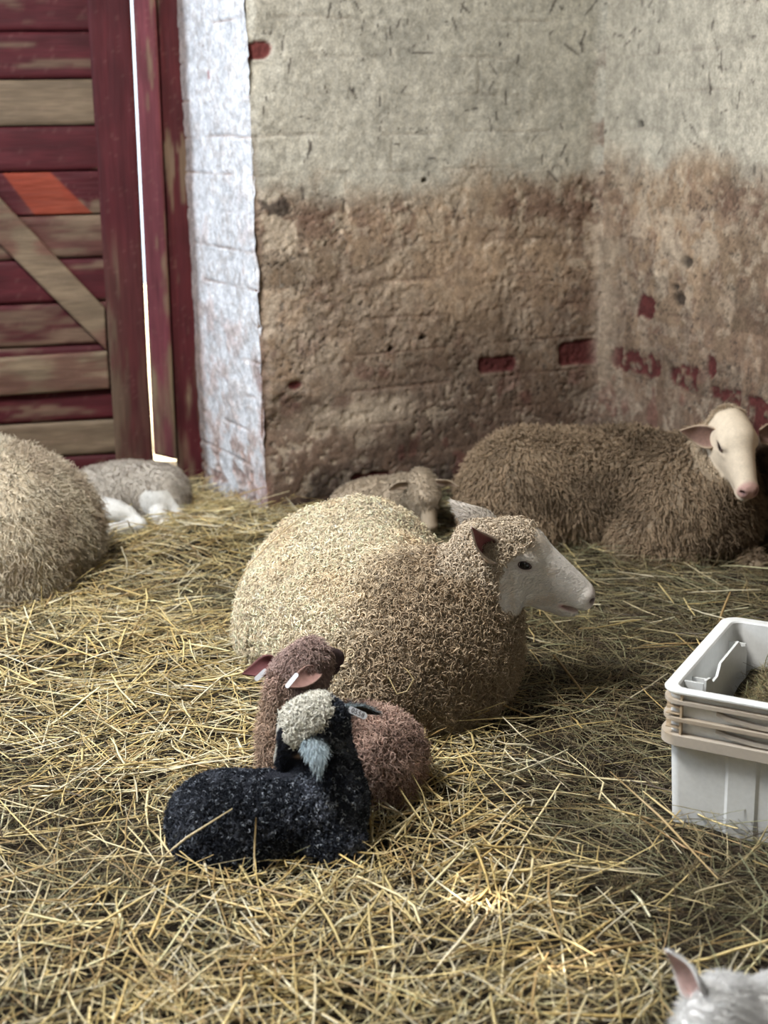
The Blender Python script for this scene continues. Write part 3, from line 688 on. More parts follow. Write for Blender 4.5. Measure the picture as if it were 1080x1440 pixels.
# ------------------------------------------------------------------ the other ewes
def rear_ewe():
    root = empty('sheep', (0.6, 4.2, 0.0), 'tan woolly ewe lying along the back wall, pale face turned to the camera', 'sheep'); bpy.context.view_layer.update()
    b = Body(); A = nrm(np.array([1, -0.12, 0])); R = rotm(A)
    b.ell((0.62, 4.26, 0.10), (0.38, 0.23, 0.205), R, 0.05)
    b.ell((0.44, 4.24, 0.11), (0.18, 0.22, 0.205), R, 0.05)
    b.ell((0.78, 4.24, 0.11), (0.20, 0.22, 0.205), R, 0.05)
    b.ell((0.40, 4.10, 0.03), (0.16, 0.13, 0.13), R, 0.022)
    b.ell((0.93, 4.08, 0.10), (0.20, 0.22, 0.20), R, 0.05)
    b.ell((0.84, 3.99, 0.02), (0.16, 0.12, 0.13), R, 0.025)
    b.cone((1.06, 3.95, 0.0), (1.08, 3.84, -0.01), 0.035, 0.028, 0.02)
    hc = at(1028, 607, 3.92); HR = rotm((0.10, -0.80, -0.55), (0.0, -0.5, 0.8)); s = 1.08
    b.cone((0.97, 4.10, 0.20), hc+np.array([0.0, 0.07, -0.05]), 0.15, 0.070, 0.05)
    b.cone((0.99, 4.02, 0.10), hc+np.array([0.0, 0.04, -0.07]), 0.13, 0.065, 0.05)
    P = head_parts(b, hc, HR, s)
    V, Q, N = b.mesh(0.006); HL = head_local(V, hc, HR, s, 1.0)
    face = sstep(-0.004, 0.004, HL[:, 0]-(-0.035+0.012*(fbm(V, 30, 5, 2)-0.5)+0.6*np.clip(-0.02-HL[:, 2], 0, 1)))*(np.abs(HL[:, 1]) < 0.09)*(HL[:, 2] > -0.055-0.55*(HL[:, 0]-0.03))*(HL[:, 0] < 0.25)
    white = np.tile((0.68, 0.58, 0.45), (len(V), 1))
    nose = sstep(0.172, 0.185, HL[:, 0])*sstep(-0.047, -0.040, HL[:, 2]); white = mixc(white, (0.50, 0.25, 0.24), 0.7*nose)
    nos = np.zeros(len(V))
    for y in (-1, 1): nos = np.maximum(nos, np.exp(-(((HL[:, 0]-.192)/.011)**2+((HL[:, 1]-.0165*y)/.007)**2+((HL[:, 2]+.027)/.007)**2)))
    white = mixc(white, (0.05, 0.02, 0.025), np.clip(1.2*nos, 0, 1))
    mou = np.exp(-((HL[:, 2]+0.0585)/0.005)**2)*sstep(0.14, 0.15, HL[:, 0]); white = mixc(white, (0.22, 0.08, 0.08), 0.7*mou)
    ey = np.exp(-(((HL[:, 0]-.0585)/.017)**2+((HL[:, 2]-.0085)/.012)**2))*(np.abs(HL[:, 1]) > 0.02); white = mixc(white, (0.2, 0.14, 0.12), 0.6*ey)
    wool = (0.33, 0.255, 0.175)
    link('body', fastmesh('body', V, Q, mixc(np.tile(np.array(wool)*0.8, (len(V), 1)), white, face)), M_skin, root)
    cf = lambda B, Nn: shadow_free_dirt(B, (0.32, 0.235, 0.155), (0.20, 0.145, 0.095), 7, 44)
    nearhead = (HL[:, 0] > -0.10)*(np.abs(HL[:, 1]) < 0.09)*(HL[:, 2] > -0.09)*(HL[:, 0] < 0.25)
    mask = (1-face)*(V[:, 2] > -0.04)*(V[:, 1] < 4.45)*(1-nearhead)
    strands('fleece', V, Q, N, mask, 26000, 0.032, 0.0024, 0.004, 0.9, 6, cf, M_wool, root, lay=0.62, rnd=0.28, cvar=0.18, tipc=1.15, seed=21, field=8, lift=0.003)
    strands('forelock', V, Q, N, (nearhead*(face < 0.5))*1.0, 2200, 0.012, 0.0014, 0.002, 0.5, 5, (0.62, 0.5, 0.36), M_wool, root, lay=0.6, droop=tuple(HR[:, 0]), rnd=0.3, seed=22)
    eyes(hc, HR, s*1.2, P, root, lid=(0.12, 0.08, 0.07))
    ear('ear', at(1008, 617, 3.91), at(957, 606, 3.90), (0.15, -0.9, -0.1), 0.036, root, (0.60, 0.47, 0.35), (0.30, 0.19, 0.16), cup=0.75, hairc=(0.58, 0.46, 0.34), nh=500)
    ear('ear', at(1068, 612, 3.93), at(1118, 602, 3.93), (-0.15, -0.9, -0.1), 0.036, root, (0.60, 0.47, 0.35), (0.30, 0.19, 0.16), cup=0.75, hairc=(0.58, 0.46, 0.34), nh=500)
rear_ewe()

def left_ewe():
    root = empty('sheep', (-1.2, 3.85, 0.0), 'shaggy cream ewe cut off by the left edge, beside the sleeping lamb', 'sheep'); bpy.context.view_layer.update()
    b = Body(); R = rotm((-1, -0.15, 0))
    b.ell((-1.33, 3.86, 0.13), (0.50, 0.29, 0.285), R, 0.05)
    b.ell((-1.07, 3.80, 0.12), (0.19, 0.27, 0.255), R, 0.06)
    b.ell((-1.10, 3.70, 0.02), (0.19, 0.17, 0.17), R, 0.04)
    hc = np.array([-1.98, 3.60, 0.46]); HR = rotm((-0.9, -0.4, -0.25)); s = 1.0
    b.cone((-1.70, 3.78, 0.2), hc, 0.17, 0.08, 0.06)
    P = head_parts(b, hc, HR, s)
    V, Q, N = b.mesh(0.009); HL = head_local(V, hc, HR, s, 1.0); face = sstep(0.0, 0.01, HL[:, 0]-0.02)
    link('body', fastmesh('body', V, Q, mixc(np.tile((0.45, 0.38, 0.28), (len(V), 1)), (0.72, 0.66, 0.58), face)), M_skin, root)
    cf = lambda B, Nn: shadow_free_dirt(B, (0.60, 0.53, 0.41), (0.44, 0.36, 0.27), 9, 54)
    strands('fleece', V, Q, N, (1-face)*(V[:, 2] > -0.05), 34000, 0.034, 0.0014, 0.005, 0.8, 6, cf, M_wool, root, lay=0.5, rnd=0.5, cvar=0.16, tipc=1.1, seed=31, field=14, lift=0.004)
    eyes(hc, HR, s, P, root)
    for y in (-1, 1): ear('ear', hc+HR@np.array([-.01, .05*y, .03]), hc+HR@np.array([-.03, .15*y, .04]), HR@np.array([.5, 0, .5]), 0.026, root, (0.6, 0.5, 0.4), (0.4, 0.25, 0.22))
left_ewe()

# ------------------------------------------------------------------ lambs
def ear_tag(center, xdir, normal, parent, L=0.030, H=0.0095, text=None):
    x = nrm(np.asarray(xdir, float)); nn = np.asarray(normal, float); nn = nrm(nn-x*(nn@x)); y = np.cross(nn, x)
    R = np.stack([x, y, nn], 1); a = np.linspace(0, 2*np.pi, 24, endpoint=False)
    px = np.cos(a)*H/2+np.where(np.cos(a) > 0, 1, -1)*(L/2-H/2); py = np.sin(a)*H/2
    V = np.vstack([np.stack([px, py, np.full(24, z)], 1) for z in (-0.0006, 0.0006)])@R.T+np.asarray(center)
    F = [tuple(range(23, -1, -1)), tuple(range(24, 48))]+[(i, (i+1) % 24, 24+(i+1) % 24, 24+i) for i in range(24)]
    o = link('ear_tag', pmesh('ear_tag', V, F), M_tag, parent, smooth=False)
    if text:
        cu = bpy.data.curves.new('t', 'FONT'); cu.body = text; cu.size = H*0.95; cu.align_x = 'CENTER'; cu.align_y = 'CENTER'; cu.space_character = 1.12; cu.extrude = 0.0001
        tmp = bpy.data.objects.new('t', cu); COL.objects.link(tmp); bpy.context.view_layer.update()
        me = bpy.data.meshes.new_from_object(tmp.evaluated_get(bpy.context.evaluated_depsgraph_get())); bpy.data.objects.remove(tmp)
        v = np.array([p.co[:] for p in me.vertices])@R.T+np.asarray(center)+nn*0.0009
        me.vertices.foreach_set('co', v.astype(np.float32).ravel()); me.update(); me.name = 'tag_number'
        link('tag_number', me, M_ink, o, smooth=False)
    return o

def black_lamb():
    root = empty('lamb', (-0.22, 2.3, 0.0), 'black curly lamb with a white crown and numbered ear tag, lying in front', 'lamb'); bpy.context.view_layer.update()
    Y = 2.33
    b = Body(); R = rotm((1, 0.03, 0))
    b.ell((-0.230, 2.285, 0.035), (0.155, 0.088, 0.083), R, 0.03)
    b.ell((-0.305, 2.285, 0.033), (0.098, 0.092, 0.085), rotm((1, 0.2, 0)), 0.02)
    b.ell((-0.285, 2.235, 0.006), (0.095, 0.06, 0.058), R, 0.012)
    b.ell((-0.125, 2.285, 0.045), (0.078, 0.078, 0.085), R, 0.02)
    b.ell((-0.105, 2.240, 0.010), (0.060, 0.052, 0.052), R, 0.012)
    hc = at(441, 1022, 2.31); s = 0.70; HR = rotm((-0.70, 0.20, -0.60), (-0.66, -0.25, 0.69))
    b.cone((-0.108, 2.30, 0.08), hc+np.array([0.010, 0.03, -0.03]), 0.064, 0.046, 0.025)
    P = head_parts(b, hc, HR, s, m=0.74, cran=1.22)
    V, Q, N = b.mesh(0.0035); HL = head_local(V, hc, HR, s, 0.74)
    nz = 0.02*(fbm(V, 60, 3, 2)-0.5)
    onhead = (HL[:, 0] < 0.225)*(HL[:, 2] > -0.088)*(np.abs(HL[:, 1]) < 0.085)*(HL[:, 0] > -0.085)
    isface = onhead*(HL[:, 0] > 0.0)
    crown = onhead*sstep(0.020, 0.028, HL[:, 2]+nz)*sstep(0.045, 0.035, HL[:, 0]+nz)
    crown = np.maximum(crown, onhead*sstep(0.018, 0.012, np.abs(HL[:, 1]))*sstep(-0.01, 0.0, HL[:, 2]+0.25*HL[:, 0])*(HL[:, 0] > 0.03)*0.45)
    muz = onhead*0.0
    cheek = onhead*np.exp(-((HL[:, 0]-0.075)/0.02)**2-((HL[:, 2]+0.012)/0.006)**2)*(HL[:, 1] > 0)
    blk = np.array((0.016, 0.018, 0.024))
    C = np.tile(blk, (len(V), 1)); C = mixc(C, (0.72, 0.70, 0.62), crown); C = mixc(C, (0.42, 0.50, 0.56), muz); C = mixc(C, (0.34, 0.24, 0.17), 0.8*cheek)
    nos = np.zeros(len(V))
    for y in (-1, 1): nos = np.maximum(nos, np.exp(-(((HL[:, 0]-.192)/.011)**2+((HL[:, 1]-.0165*y)/.007)**2+((HL[:, 2]+.027)/.007)**2)))
    C = mixc(C, (0.03, 0.03, 0.03), np.clip(1.2*nos, 0, 1))
    link('body', fastmesh('body', V, Q, C), M_skin, root)
    g = np.random.default_rng(3)
    def cf(B, Nn):
        n = fbm(B, 55, 61, 2); lite = sstep(0.50, 0.72, n)*0.55
        gr = g.random(len(B)) < 0.10
        c = mixc(np.tile((0.022, 0.026, 0.036), (len(B), 1)), (0.13, 0.145, 0.185), lite); c[gr] = (0.26, 0.29, 0.34); c = c*(1+0.9*sstep(-0.20, -0.10, B[:, 0]))[:, None]
        return c
    up = (V[:, 2] > -0.03)
    wm = up*(1-np.clip(isface*(HL[:, 0] > 0.03), 0, 1))*(crown < 0.3)
    strands('fleece', V, Q, N, wm*1.0, 24000, 0.0085, 0.0010, 0.0024, 1.1, 6, cf, M_wool, root, lay=0.3, rnd=0.45, cvar=0.3, seed=41, field=20)
    strands('crown_wool', V, Q, N, (crown > 0.5)*1.0, 2200, 0.012, 0.0014, 0.0034, 1.0, 7, (0.80, 0.78, 0.70), M_wool, root, lay=0.2, rnd=0.4, cvar=0.1, seed=42)['label'] = 'white curly wool on the crown'
    strands('face_fur', V, Q, N, isface*(HL[:, 0] > 0.02)*(crown < 0.3)*(muz < 0.3)*(cheek < 0.3)*1.0, 3500, 0.006, 0.0005, 0.0005, 0.2, 4, (0.03, 0.033, 0.045), M_wool, root, lay=0.7, droop=tuple(HR[:, 0]), rnd=0.2, seed=43)
    eyes(hc, HR, s, P, root, lid=(0.06, 0.06, 0.07))
    e1 = ear('ear', at(466, 1000, 2.35), at(534, 1006, 2.36), (0.1, -0.75, -0.75), 0.022, root, (0.045, 0.05, 0.055), (0.03, 0.03, 0.035), cup=0.6, th=0.0025, hairc=(0.20, 0.24, 0.26), nh=700, hl=0.014)
    ear('ear', at(440, 1036, 2.262), at(448, 1090, 2.215), (-0.15, 0.9, -0.5), 0.0215, root, (0.34, 0.42, 0.48), (0.05, 0.05, 0.06), cup=0.7, th=0.0025, label='pale blue-grey haired ear hanging down', hairc=(0.50, 0.60, 0.66), nh=800, hl=0.012)
    a = at(489, 996, 2.315); c = at(517, 1009, 2.315)
    ear_tag((a+c)/2, c-a, (0.05, -0.9, 0.40), root, L=0.037, H=0.0125, text='0558')
    # short tail at the left end
    return root
black_lamb()

def brown_lamb():
    root = empty('lamb', (-0.05, 2.5, 0.0), 'reddish brown fluffy lamb behind the black one, head turned towards the ewe', 'lamb'); bpy.context.view_layer.update()
    b = Body(); R = rotm((-1, 0.10, 0))
    b.ell((-0.075, 2.52, 0.05), (0.14, 0.080, 0.090), R, 0.03)
    b.ell((-0.012, 2.475, 0.05), (0.062, 0.085, 0.092), R, 0.03)
    b.ell((-0.175, 2.515, 0.06), (0.07, 0.07, 0.105), R, 0.03)
    hc = at(426, 938, 2.50); s = 0.60; HR = rotm((0.62, 0.62, 0.12), (0, -0.15, 1))
    b.cone((-0.175, 2.515, 0.12), hc+np.array([-0.018, -0.005, -0.03]), 0.058, 0.046, 0.035)
    P = head_parts(b, hc, HR, s, m=0.78, cran=1.15)
    V, Q, N = b.mesh(0.0035); HL = head_local(V, hc, HR, s, 0.78)
    muz = sstep(0.085, 0.115, HL[:, 0])*(np.abs(HL[:, 1]) < 0.06)*(HL[:, 2] > -0.1)*(HL[:, 0] < 0.25)
    br = np.array((0.20, 0.13, 0.105))
    C = mixc(np.tile(br, (len(V), 1)), (0.045, 0.028, 0.03), muz)
    link('body', fastmesh('body', V, Q, C), M_skin, root)
    def cf(B, Nn):
        c = mixc(np.tile((0.45, 0.325, 0.275), (len(B), 1)), (0.25, 0.17, 0.14), sstep(0.4, 0.62, fbm(B, 28, 81, 3)))
        c = mixc(c, (0.45, 0.33, 0.26), sstep(0.05, 0.075, B[:, 0])*0.6)
        return mixc(c, (0.34, 0.25, 0.18), sstep(-0.10, -0.14, B[:, 0])*sstep(0.24, 0.18, B[:, 2])*0.7)
    headm = (HL[:, 0] > -0.09)*(np.abs(HL[:, 1]) < 0.09)*(HL[:, 2] > -0.09)*(muz < 0.4)
    wm = (V[:, 2] > -0.03)*(1-headm)
    strands('fleece', V, Q, N, wm*(muz < .3)*1.0, 14000, 0.021, 0.0011, 0.0042, 1.0, 8, cf, M_wool, root, lay=0.3, rnd=0.55, cvar=0.25, tipc=1.5, seed=51, field=25)
    strands('head_wool', V, Q, N, headm*1.0, 7000, 0.013, 0.0008, 0.0026, 0.8, 6, (0.34, 0.25, 0.225), M_wool, root, lay=0.55, droop=tuple(-HR[:, 0]*0.6+np.array([0, 0, -0.6])), rnd=0.3, cvar=0.3, tipc=1.5, seed=52, field=40)
    eyes(hc, HR, s, P, root, lid=(0.06, 0.04, 0.04))
    ear('ear', at(388, 932, 2.52), at(341, 947, 2.50), (0.0, -0.75, 0.6), 0.021, root, (0.16, 0.07, 0.07), (0.17, 0.065, 0.07), cup=0.7, th=0.003, hairc=(0.24, 0.12, 0.10), nh=500, hl=0.006)
    ear('ear', at(446, 944, 2.46), at(404, 966, 2.40), (0.25, -0.5, 0.7), 0.020, root, (0.30, 0.19, 0.16), (0.26, 0.15, 0.13), cup=0.7, th=0.003, hairc=(0.33, 0.2, 0.16), nh=500, hl=0.007)
    a = at(403, 966, 2.40); c = at(418, 948, 2.405); ear_tag((a+c)/2, c-a, (-0.35, -0.8, 0.5), root, L=0.034, H=0.009)
    a = at(358, 957, 2.50); c = at(376, 941, 2.50); ear_tag((a+c)/2, c-a, (0.2, -0.8, 0.5), root, L=0.032, H=0.010)
brown_lamb()

def sleeping_lamb():
    root = empty('lamb', (-0.85, 4.45, 0.0), 'small grey-white lamb curled asleep in front of the red door', 'lamb'); bpy.context.view_layer.update()
    b = Body(); R = rotm((-1, -0.1, 0))
    b.ell((-0.86, 4.50, 0.085), (0.19, 0.10, 0.098), R, 0.03)
    b.ell((-0.745, 4.48, 0.07), (0.098, 0.10, 0.105), R, 0.03)
    b.cone((-0.69, 4.42, 0.05), (-0.665, 4.38, 0.0), 0.028, 0.012, 0.02)          # tail hanging down
    b.ell((-0.90, 4.36, 0.055), (0.085, 0.045, 0.04), rotm((1, -0.2, -0.15)), 0.015)   # folded leg
    b.cone((-0.83, 4.35, 0.045), (-0.79, 4.32, 0.02), 0.022, 0.015, 0.015)
    b.cone((-0.79, 4.32, 0.015), (-0.93, 4.27, 0.005), 0.022, 0.022, 0.012)
    b.cone((-0.74, 4.38, 0.03), (-0.70, 4.33, -0.005), 0.03, 0.02, 0.012)
    hc = np.array([-1.06, 4.42, 0.09]); HR = rotm((-0.5, -0.8, -0.2)); b.cone((-0.98, 4.48, 0.1), hc, 0.06, 0.045, 0.03)
    P = head_parts(b, hc, HR, 0.6, m=0.75, cran=1.15)
    V, Q, N = b.mesh(0.005)
    leg = (V[:, 1] < 4.395)*(V[:, 2] < 0.11)*1.0
    C = mixc(np.tile((0.40, 0.36, 0.31), (len(V), 1)), (0.62, 0.61, 0.58), leg)
    link('body', fastmesh('body', V, Q, C), M_skin, root)
    cf = lambda B, Nn: mixc(shadow_free_dirt(B, (0.50, 0.45, 0.385), (0.36, 0.31, 0.26), 30, 64), (0.68, 0.67, 0.63), ((B[:, 1] < 4.395)*(B[:, 2] < 0.11))*1.0)
    strands('fleece', V, Q, N, (V[:, 2] > -0.03)*(1-leg)*1.0, 9000, 0.010, 0.0011, 0.002, 0.6, 4, cf, M_wool, root, lay=0.6, rnd=0.3, cvar=0.15, seed=61)
    strands('leg_fur', V, Q, N, (V[:, 2] > -0.03)*leg*1.0, 2000, 0.005, 0.0008, 0.0005, 0.2, 3, (0.66, 0.65, 0.62), M_wool, root, lay=0.7, rnd=0.2, cvar=0.1, seed=62)
    eyes(hc, HR, 0.6, P, root)
    for y in (-1, 1): ear('ear', hc+HR@np.array([-.005, .03*y, .02]), hc+HR@np.array([-.03, .09*y, .01]), HR@np.array([.5, 0, .5]), 0.016, root, (0.55, 0.5, 0.45), (0.4, 0.28, 0.25), th=0.0025)
sleeping_lamb()

def far_lamb():
    root = empty('lamb', (0.10, 4.35, 0.0), 'cream lamb dozing against the back wall beyond the middle ewe', 'lamb'); bpy.context.view_layer.update()
    b = Body(); R = rotm((1, 0.25, 0))
    b.ell((-0.01, 4.43, 0.05), (0.17, 0.085, 0.08), R, 0.03)
    b.ell((0.08, 4.40, 0.055), (0.08, 0.085, 0.08), R, 0.03)
    hc = at(594, 688, 4.24); HR = rotm((0.22, -0.62, -0.72), (0.1, -0.5, 0.6)); s = 0.80
    b.cone((0.07, 4.38, 0.09), hc+np.array([0, 0.04, -0.02]), 0.06, 0.05, 0.03)
    P = head_parts(b, hc, HR, s, m=0.8, cran=1.12)
    V, Q, N = b.mesh(0.005)
    C = np.tile((0.42, 0.34, 0.25), (len(V), 1)); link('body', fastmesh('body', V, Q, C), M_skin, root)
    HL = head_local(V, hc, HR, s, 0.8)
    strands('fleece', V, Q, N, (V[:, 2] > -0.03)*(HL[:, 0] < 0.12)*1.0, 11000, 0.010, 0.0011, 0.002, 0.6, 4, (0.44, 0.36, 0.27), M_wool, root, lay=0.5, rnd=0.3, cvar=0.15, seed=71)
    eyes(hc, HR, s, P, root, lid=(0.2, 0.15, 0.12))
    ear('ear', at(612, 677, 4.21), at(645, 685, 4.19), (-0.1, -0.7, -0.5), 0.018, root, (0.50, 0.40, 0.29), (0.42, 0.30, 0.22), cup=0.6, th=0.003)
    ear('ear', at(574, 680, 4.22), at(546, 690, 4.22), (0.1, -0.7, -0.3), 0.018, root, (0.38, 0.30, 0.22), (0.36, 0.27, 0.2), cup=0.6, th=0.003)
far_lamb()

def front_lamb():
    root = empty('lamb', (0.6, 1.55, 0.0), 'white lamb at the bottom right corner, one ear pricked up', 'lamb'); bpy.context.view_layer.update()
    b = Body(); R = rotm((-1, 0.0, 0))
    hc = at(1008, 1436, 1.60); s = 0.70; HR = rotm((-0.55, -0.75, -0.45), (-0.1, 0, 1))
    b.ell(hc+np.array([0.19, 0.03, -0.06]), (0.17, 0.095, 0.10), rotm((-1, 0.1, 0.1)), 0.03)
    b.cone(hc+np.array([0.11, 0.02, -0.05]), hc+np.array([0.02, 0.0, -0.015]), 0.075, 0.052, 0.04)
    for (dx, dy) in ((0.07, -0.03), (0.07, 0.06), (0.29, -0.03), (0.29, 0.07)):
        p0 = hc+np.array([dx, dy, -0.1]); b.cone(p0, (p0[0]-0.02, p0[1]-0.02, 0.0), 0.035, 0.016, 0.03)
    P = head_parts(b, hc, HR, s, m=0.78, cran=1.18)
    V, Q, N = b.mesh(0.0035)
    link('body', fastmesh('body', V, Q, np.tile((0.88, 0.88, 0.88), (len(V), 1))), M_skin, root)
    strands('fleece', V, Q, N, (V[:, 2] > 0.01)*1.0, 26000, 0.014, 0.00045, 0.0009, 0.4, 5, (0.93, 0.93, 0.93), M_wool, root, lay=0.72, droop=(0.9, 0.15, -0.15), rnd=0.3, cvar=0.06, seed=81, field=14)
    eyes(hc, HR, s, P, root)
    ear('ear', at(986, 1400, 1.60), at(935, 1337, 1.63), (-0.75, -0.55, 0.1), 0.022, root, (0.80, 0.80, 0.80), (0.66, 0.46, 0.43), cup=0.85, th=0.003, hairc=(0.85, 0.85, 0.85), nh=900, hl=0.007)
    ear('ear', hc+HR@np.array([0, .05, .01])*s, hc+np.array([0.07, -0.10, -0.07]), HR@np.array([.6, 0, .4]), 0.022, root, (0.80, 0.80, 0.80), (0.66, 0.46, 0.43), cup=0.85, th=0.003)
front_lamb()

# ------------------------------------------------------------------ straw bedding
def terrain(x, y):
    P = np.stack([x, y, np.zeros_like(x)], 1)
    h = 0.045*(fbm(P, 2.6, 401, 3)-0.5)+0.02*(fbm(P, 9, 402, 2)-0.5)
    h = h - 0.05*np.exp(-((x-0.44)/0.07)**2-((y-2.46)/0.10)**2)                    # hollow beside the crate
    h = h + 0.05*np.exp(-((x+0.55)/0.20)**2-((y-4.15)/0.22)**2) + 0.03*np.exp(-((x+0.45)/0.3)**2-((y-4.5)/0.2)**2)
    h = h + 0.03*np.exp(-((x+0.75)/0.25)**2-((y-3.3)/0.25)**2)
    return h - 0.008
bed = empty('straw_bedding', (0, 3, 0)); tag(bed, 'trampled bed of golden straw and hay covering the whole pen floor', 'straw', kind='stuff'); bpy.context.view_layer.update()
xs = np.arange(-2.4, 1.55, 0.02); ys = np.arange(-1.0, 5.42, 0.02)
X, Y_ = np.meshgrid(xs, ys, indexing='ij'); x = X.ravel(); y_ = Y_.ravel(); idx = np.arange(len(x)).reshape(X.shape)
ok = ((y_ - (5.05+0.19*(x+0.7))) < 0.02) | (x > -0.4)
back = (np.stack([x, y_, 0*x], 1)-BO)@BN; right = (np.stack([x, y_, 0*x], 1)-RO)@RN
inside = (y_ < 5.08+0.19*(x+0.70))
behind = (back < -0.03)*(((np.stack([x, y_, 0*x], 1)-PO)@PN) < -0.03)*(x > -0.75)
keep = inside & (behind < 0.5) & (right > -0.03)
Q = np.stack([idx[:-1, :-1].ravel(), idx[1:, :-1].ravel(), idx[1:, 1:].ravel(), idx[:-1, 1:].ravel()], 1); Q = Q[keep[Q].all(1)]
V = np.stack([x, y_, terrain(x, y_)-0.012], 1)
us = np.unique(Q); rm = np.full(len(V), -1); rm[us] = np.arange(len(us)); V = V[us]; Q = rm[Q]
link('bedding_layer', fastmesh('bedding_layer', V, Q, np.tile((0.022, 0.016, 0.010), (len(V), 1))), M_bed, bed)['kind'] = 'stuff'

STRAWC = np.array([(0.72, 0.58, 0.28), (0.64, 0.48, 0.20), (0.80, 0.69, 0.42), (0.52, 0.42, 0.20), (0.76, 0.69, 0.50), (0.42, 0.29, 0.13)])
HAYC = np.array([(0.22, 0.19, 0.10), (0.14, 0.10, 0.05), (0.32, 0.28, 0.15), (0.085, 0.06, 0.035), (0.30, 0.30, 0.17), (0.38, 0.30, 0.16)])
def stalks(name, c, yaw, pitch, L, w, cols, parent, mat=M_straw, bend=0.35, seed=5, flat=0.45, mod=None):
    g = np.random.default_rng(seed); n = len(c)
    kk = np.where(g.random(n) < 0.25, 2.4, 0.45); k1 = g.normal(0, bend, n)*kk; k2 = g.normal(0, bend, n)*np.where(g.random(n) < 0.5, kk, 0.3); p1 = g.normal(0, bend*0.35, n); p2 = g.normal(0, bend*0.35, n)
    f1 = 0.25+0.2*g.random(n); f3 = 0.25+0.2*g.random(n)
    def dv(a, b): return np.stack([np.cos(a)*np.cos(b), np.sin(a)*np.cos(b), np.sin(b)], 1)
    d0 = dv(yaw, pitch); da = dv(yaw+k1, pitch+p1); db = dv(yaw+k2, pitch+p2)
    m0 = c-d0*(L*(1-f1-f3)/2)[:, None]; m1 = c+d0*(L*(1-f1-f3)/2)[:, None]
    PT = np.stack([m0-da*(L*f1)[:, None], m0, m1, m1+db*(L*f3)[:, None]], 1)
    Tn = nrm(np.gradient(PT, axis=1)); roll = g.random(n)*np.pi
    S0 = nrm(np.cross(Tn, np.array([0, 0, 1.0])+g.normal(0, 0.5, (n, 1, 3)))); U0 = np.cross(S0, Tn)
    ta = np.array([0.75, 1, 1, 0.55])
    r_ = (w[:, None]/2)*ta[None]
    a_ = S0*r_[..., None]; b_ = U0*(r_*flat)[..., None]
    VV = np.stack([PT+a_-b_*0.3, PT+b_, PT-a_-b_*0.3], 2).reshape(-1, 3)
    base = np.arange(n)[:, None, None]*12+np.arange(3)[None, :, None]*3+np.arange(3)[None, None]
    nx = base-np.arange(3)[None, None]+np.array([1, 2, 0])[None, None]
    QQ = np.stack([base, base+3, nx+3, nx], -1).reshape(-1, 4)
    cc = np.repeat(cols, 12, 0)
    return link(name, fastmesh(name, VV, QQ, cc.clip(0.01, 0.9)), mat, parent, smooth=False)
def scatter(n, ylo, yhi, seed):
    g = np.random.default_rng(seed); y = ylo+(yhi-ylo)*g.random(n*3); half = 0.31*y+0.40
    x = (g.random(n*3)*2-1)*2.0; k = (np.abs(x) < half); x = x[k][:n]; y = y[k][:n]
    p = np.stack([x, y, 0*x], 1); bk = (p-BO)@BN; pr = (p-PO)@PN; rt = (p-RO)@RN
    k = (y < 5.02+0.19*(x+0.70)) & ((bk > 0.02) | (pr > 0.02)) & (rt > 0.02) & ((bk > 0.02) | (x < -0.4))
    return x[k], y[k], g
def hay_and_shade(x, y):  # darker hay to the right and rear: olive hay plus painted-in shade
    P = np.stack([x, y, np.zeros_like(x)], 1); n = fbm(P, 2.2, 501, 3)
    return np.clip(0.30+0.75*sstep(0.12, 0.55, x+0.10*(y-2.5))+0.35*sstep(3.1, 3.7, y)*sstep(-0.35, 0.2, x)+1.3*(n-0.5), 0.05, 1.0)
CO = at(928, 968, 2.36)       # crate corner, for leaving its footprint clear
cex = np.array([math.cos(math.radians(-29)), math.sin(math.radians(-29)), 0]); cey = np.array([-cex[1], cex[0], 0])
def in_crate(x, y):
    p = np.stack([x, y, 0*x], 1)-np.array([CO[0], CO[1], 0]); a = p@cex; b = p@cey
    return (a > 0.0) & (a < 0.62) & (b > 0.0) & (b < 0.44)
def layer(name, n, y0, y1, Lm, Ls, w0, w1, zlo, zhi, seed, pit=0.10, hay=0.0, bend=0.35):
    x, y, g = scatter(n, y0, y1, seed); k = ~in_crate(x, y); x = x[k]; y = y[k]; n = len(x)
    z = terrain(x, y)+zlo+(zhi-zlo)*g.random(n); yaw0 = 6.28*fbm(np.stack([x, y, 0*x], 1), 2.2, seed+1, 2)
    yaw = np.where(g.random(n) < 0.35, yaw0+g.normal(0, 0.4, n), g.random(n)*6.283)
    L = np.clip(Lm+Ls*g.normal(0, 1, n), 0.015, 0.34); w = w0+(w1-w0)*g.random(n)**2
    h = g.random(n) < np.clip(hay_and_shade(x, y)+hay, 0, 1)
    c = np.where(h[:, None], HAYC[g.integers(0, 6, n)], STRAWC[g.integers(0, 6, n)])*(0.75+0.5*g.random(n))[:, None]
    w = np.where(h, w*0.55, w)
    pitch = g.normal(0, pit, n); z = z+np.abs(np.sin(pitch))*L*0.30
    stalks(name, np.stack([x, y, z], 1), yaw, pitch, L, w, c, bed, seed=seed+9, bend=bend)['kind'] = 'stuff'
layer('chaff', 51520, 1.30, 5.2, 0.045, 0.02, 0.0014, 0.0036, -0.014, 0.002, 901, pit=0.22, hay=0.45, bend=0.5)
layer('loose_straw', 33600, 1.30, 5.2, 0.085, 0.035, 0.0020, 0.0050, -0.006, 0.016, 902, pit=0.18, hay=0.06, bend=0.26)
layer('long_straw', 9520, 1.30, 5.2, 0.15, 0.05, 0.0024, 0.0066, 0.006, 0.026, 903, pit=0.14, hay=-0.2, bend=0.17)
layer('upright_straw', 1680, 1.30, 5.2, 0.085, 0.03, 0.0018, 0.0036, 0.0, 0.012, 904, pit=0.45, bend=0.3)

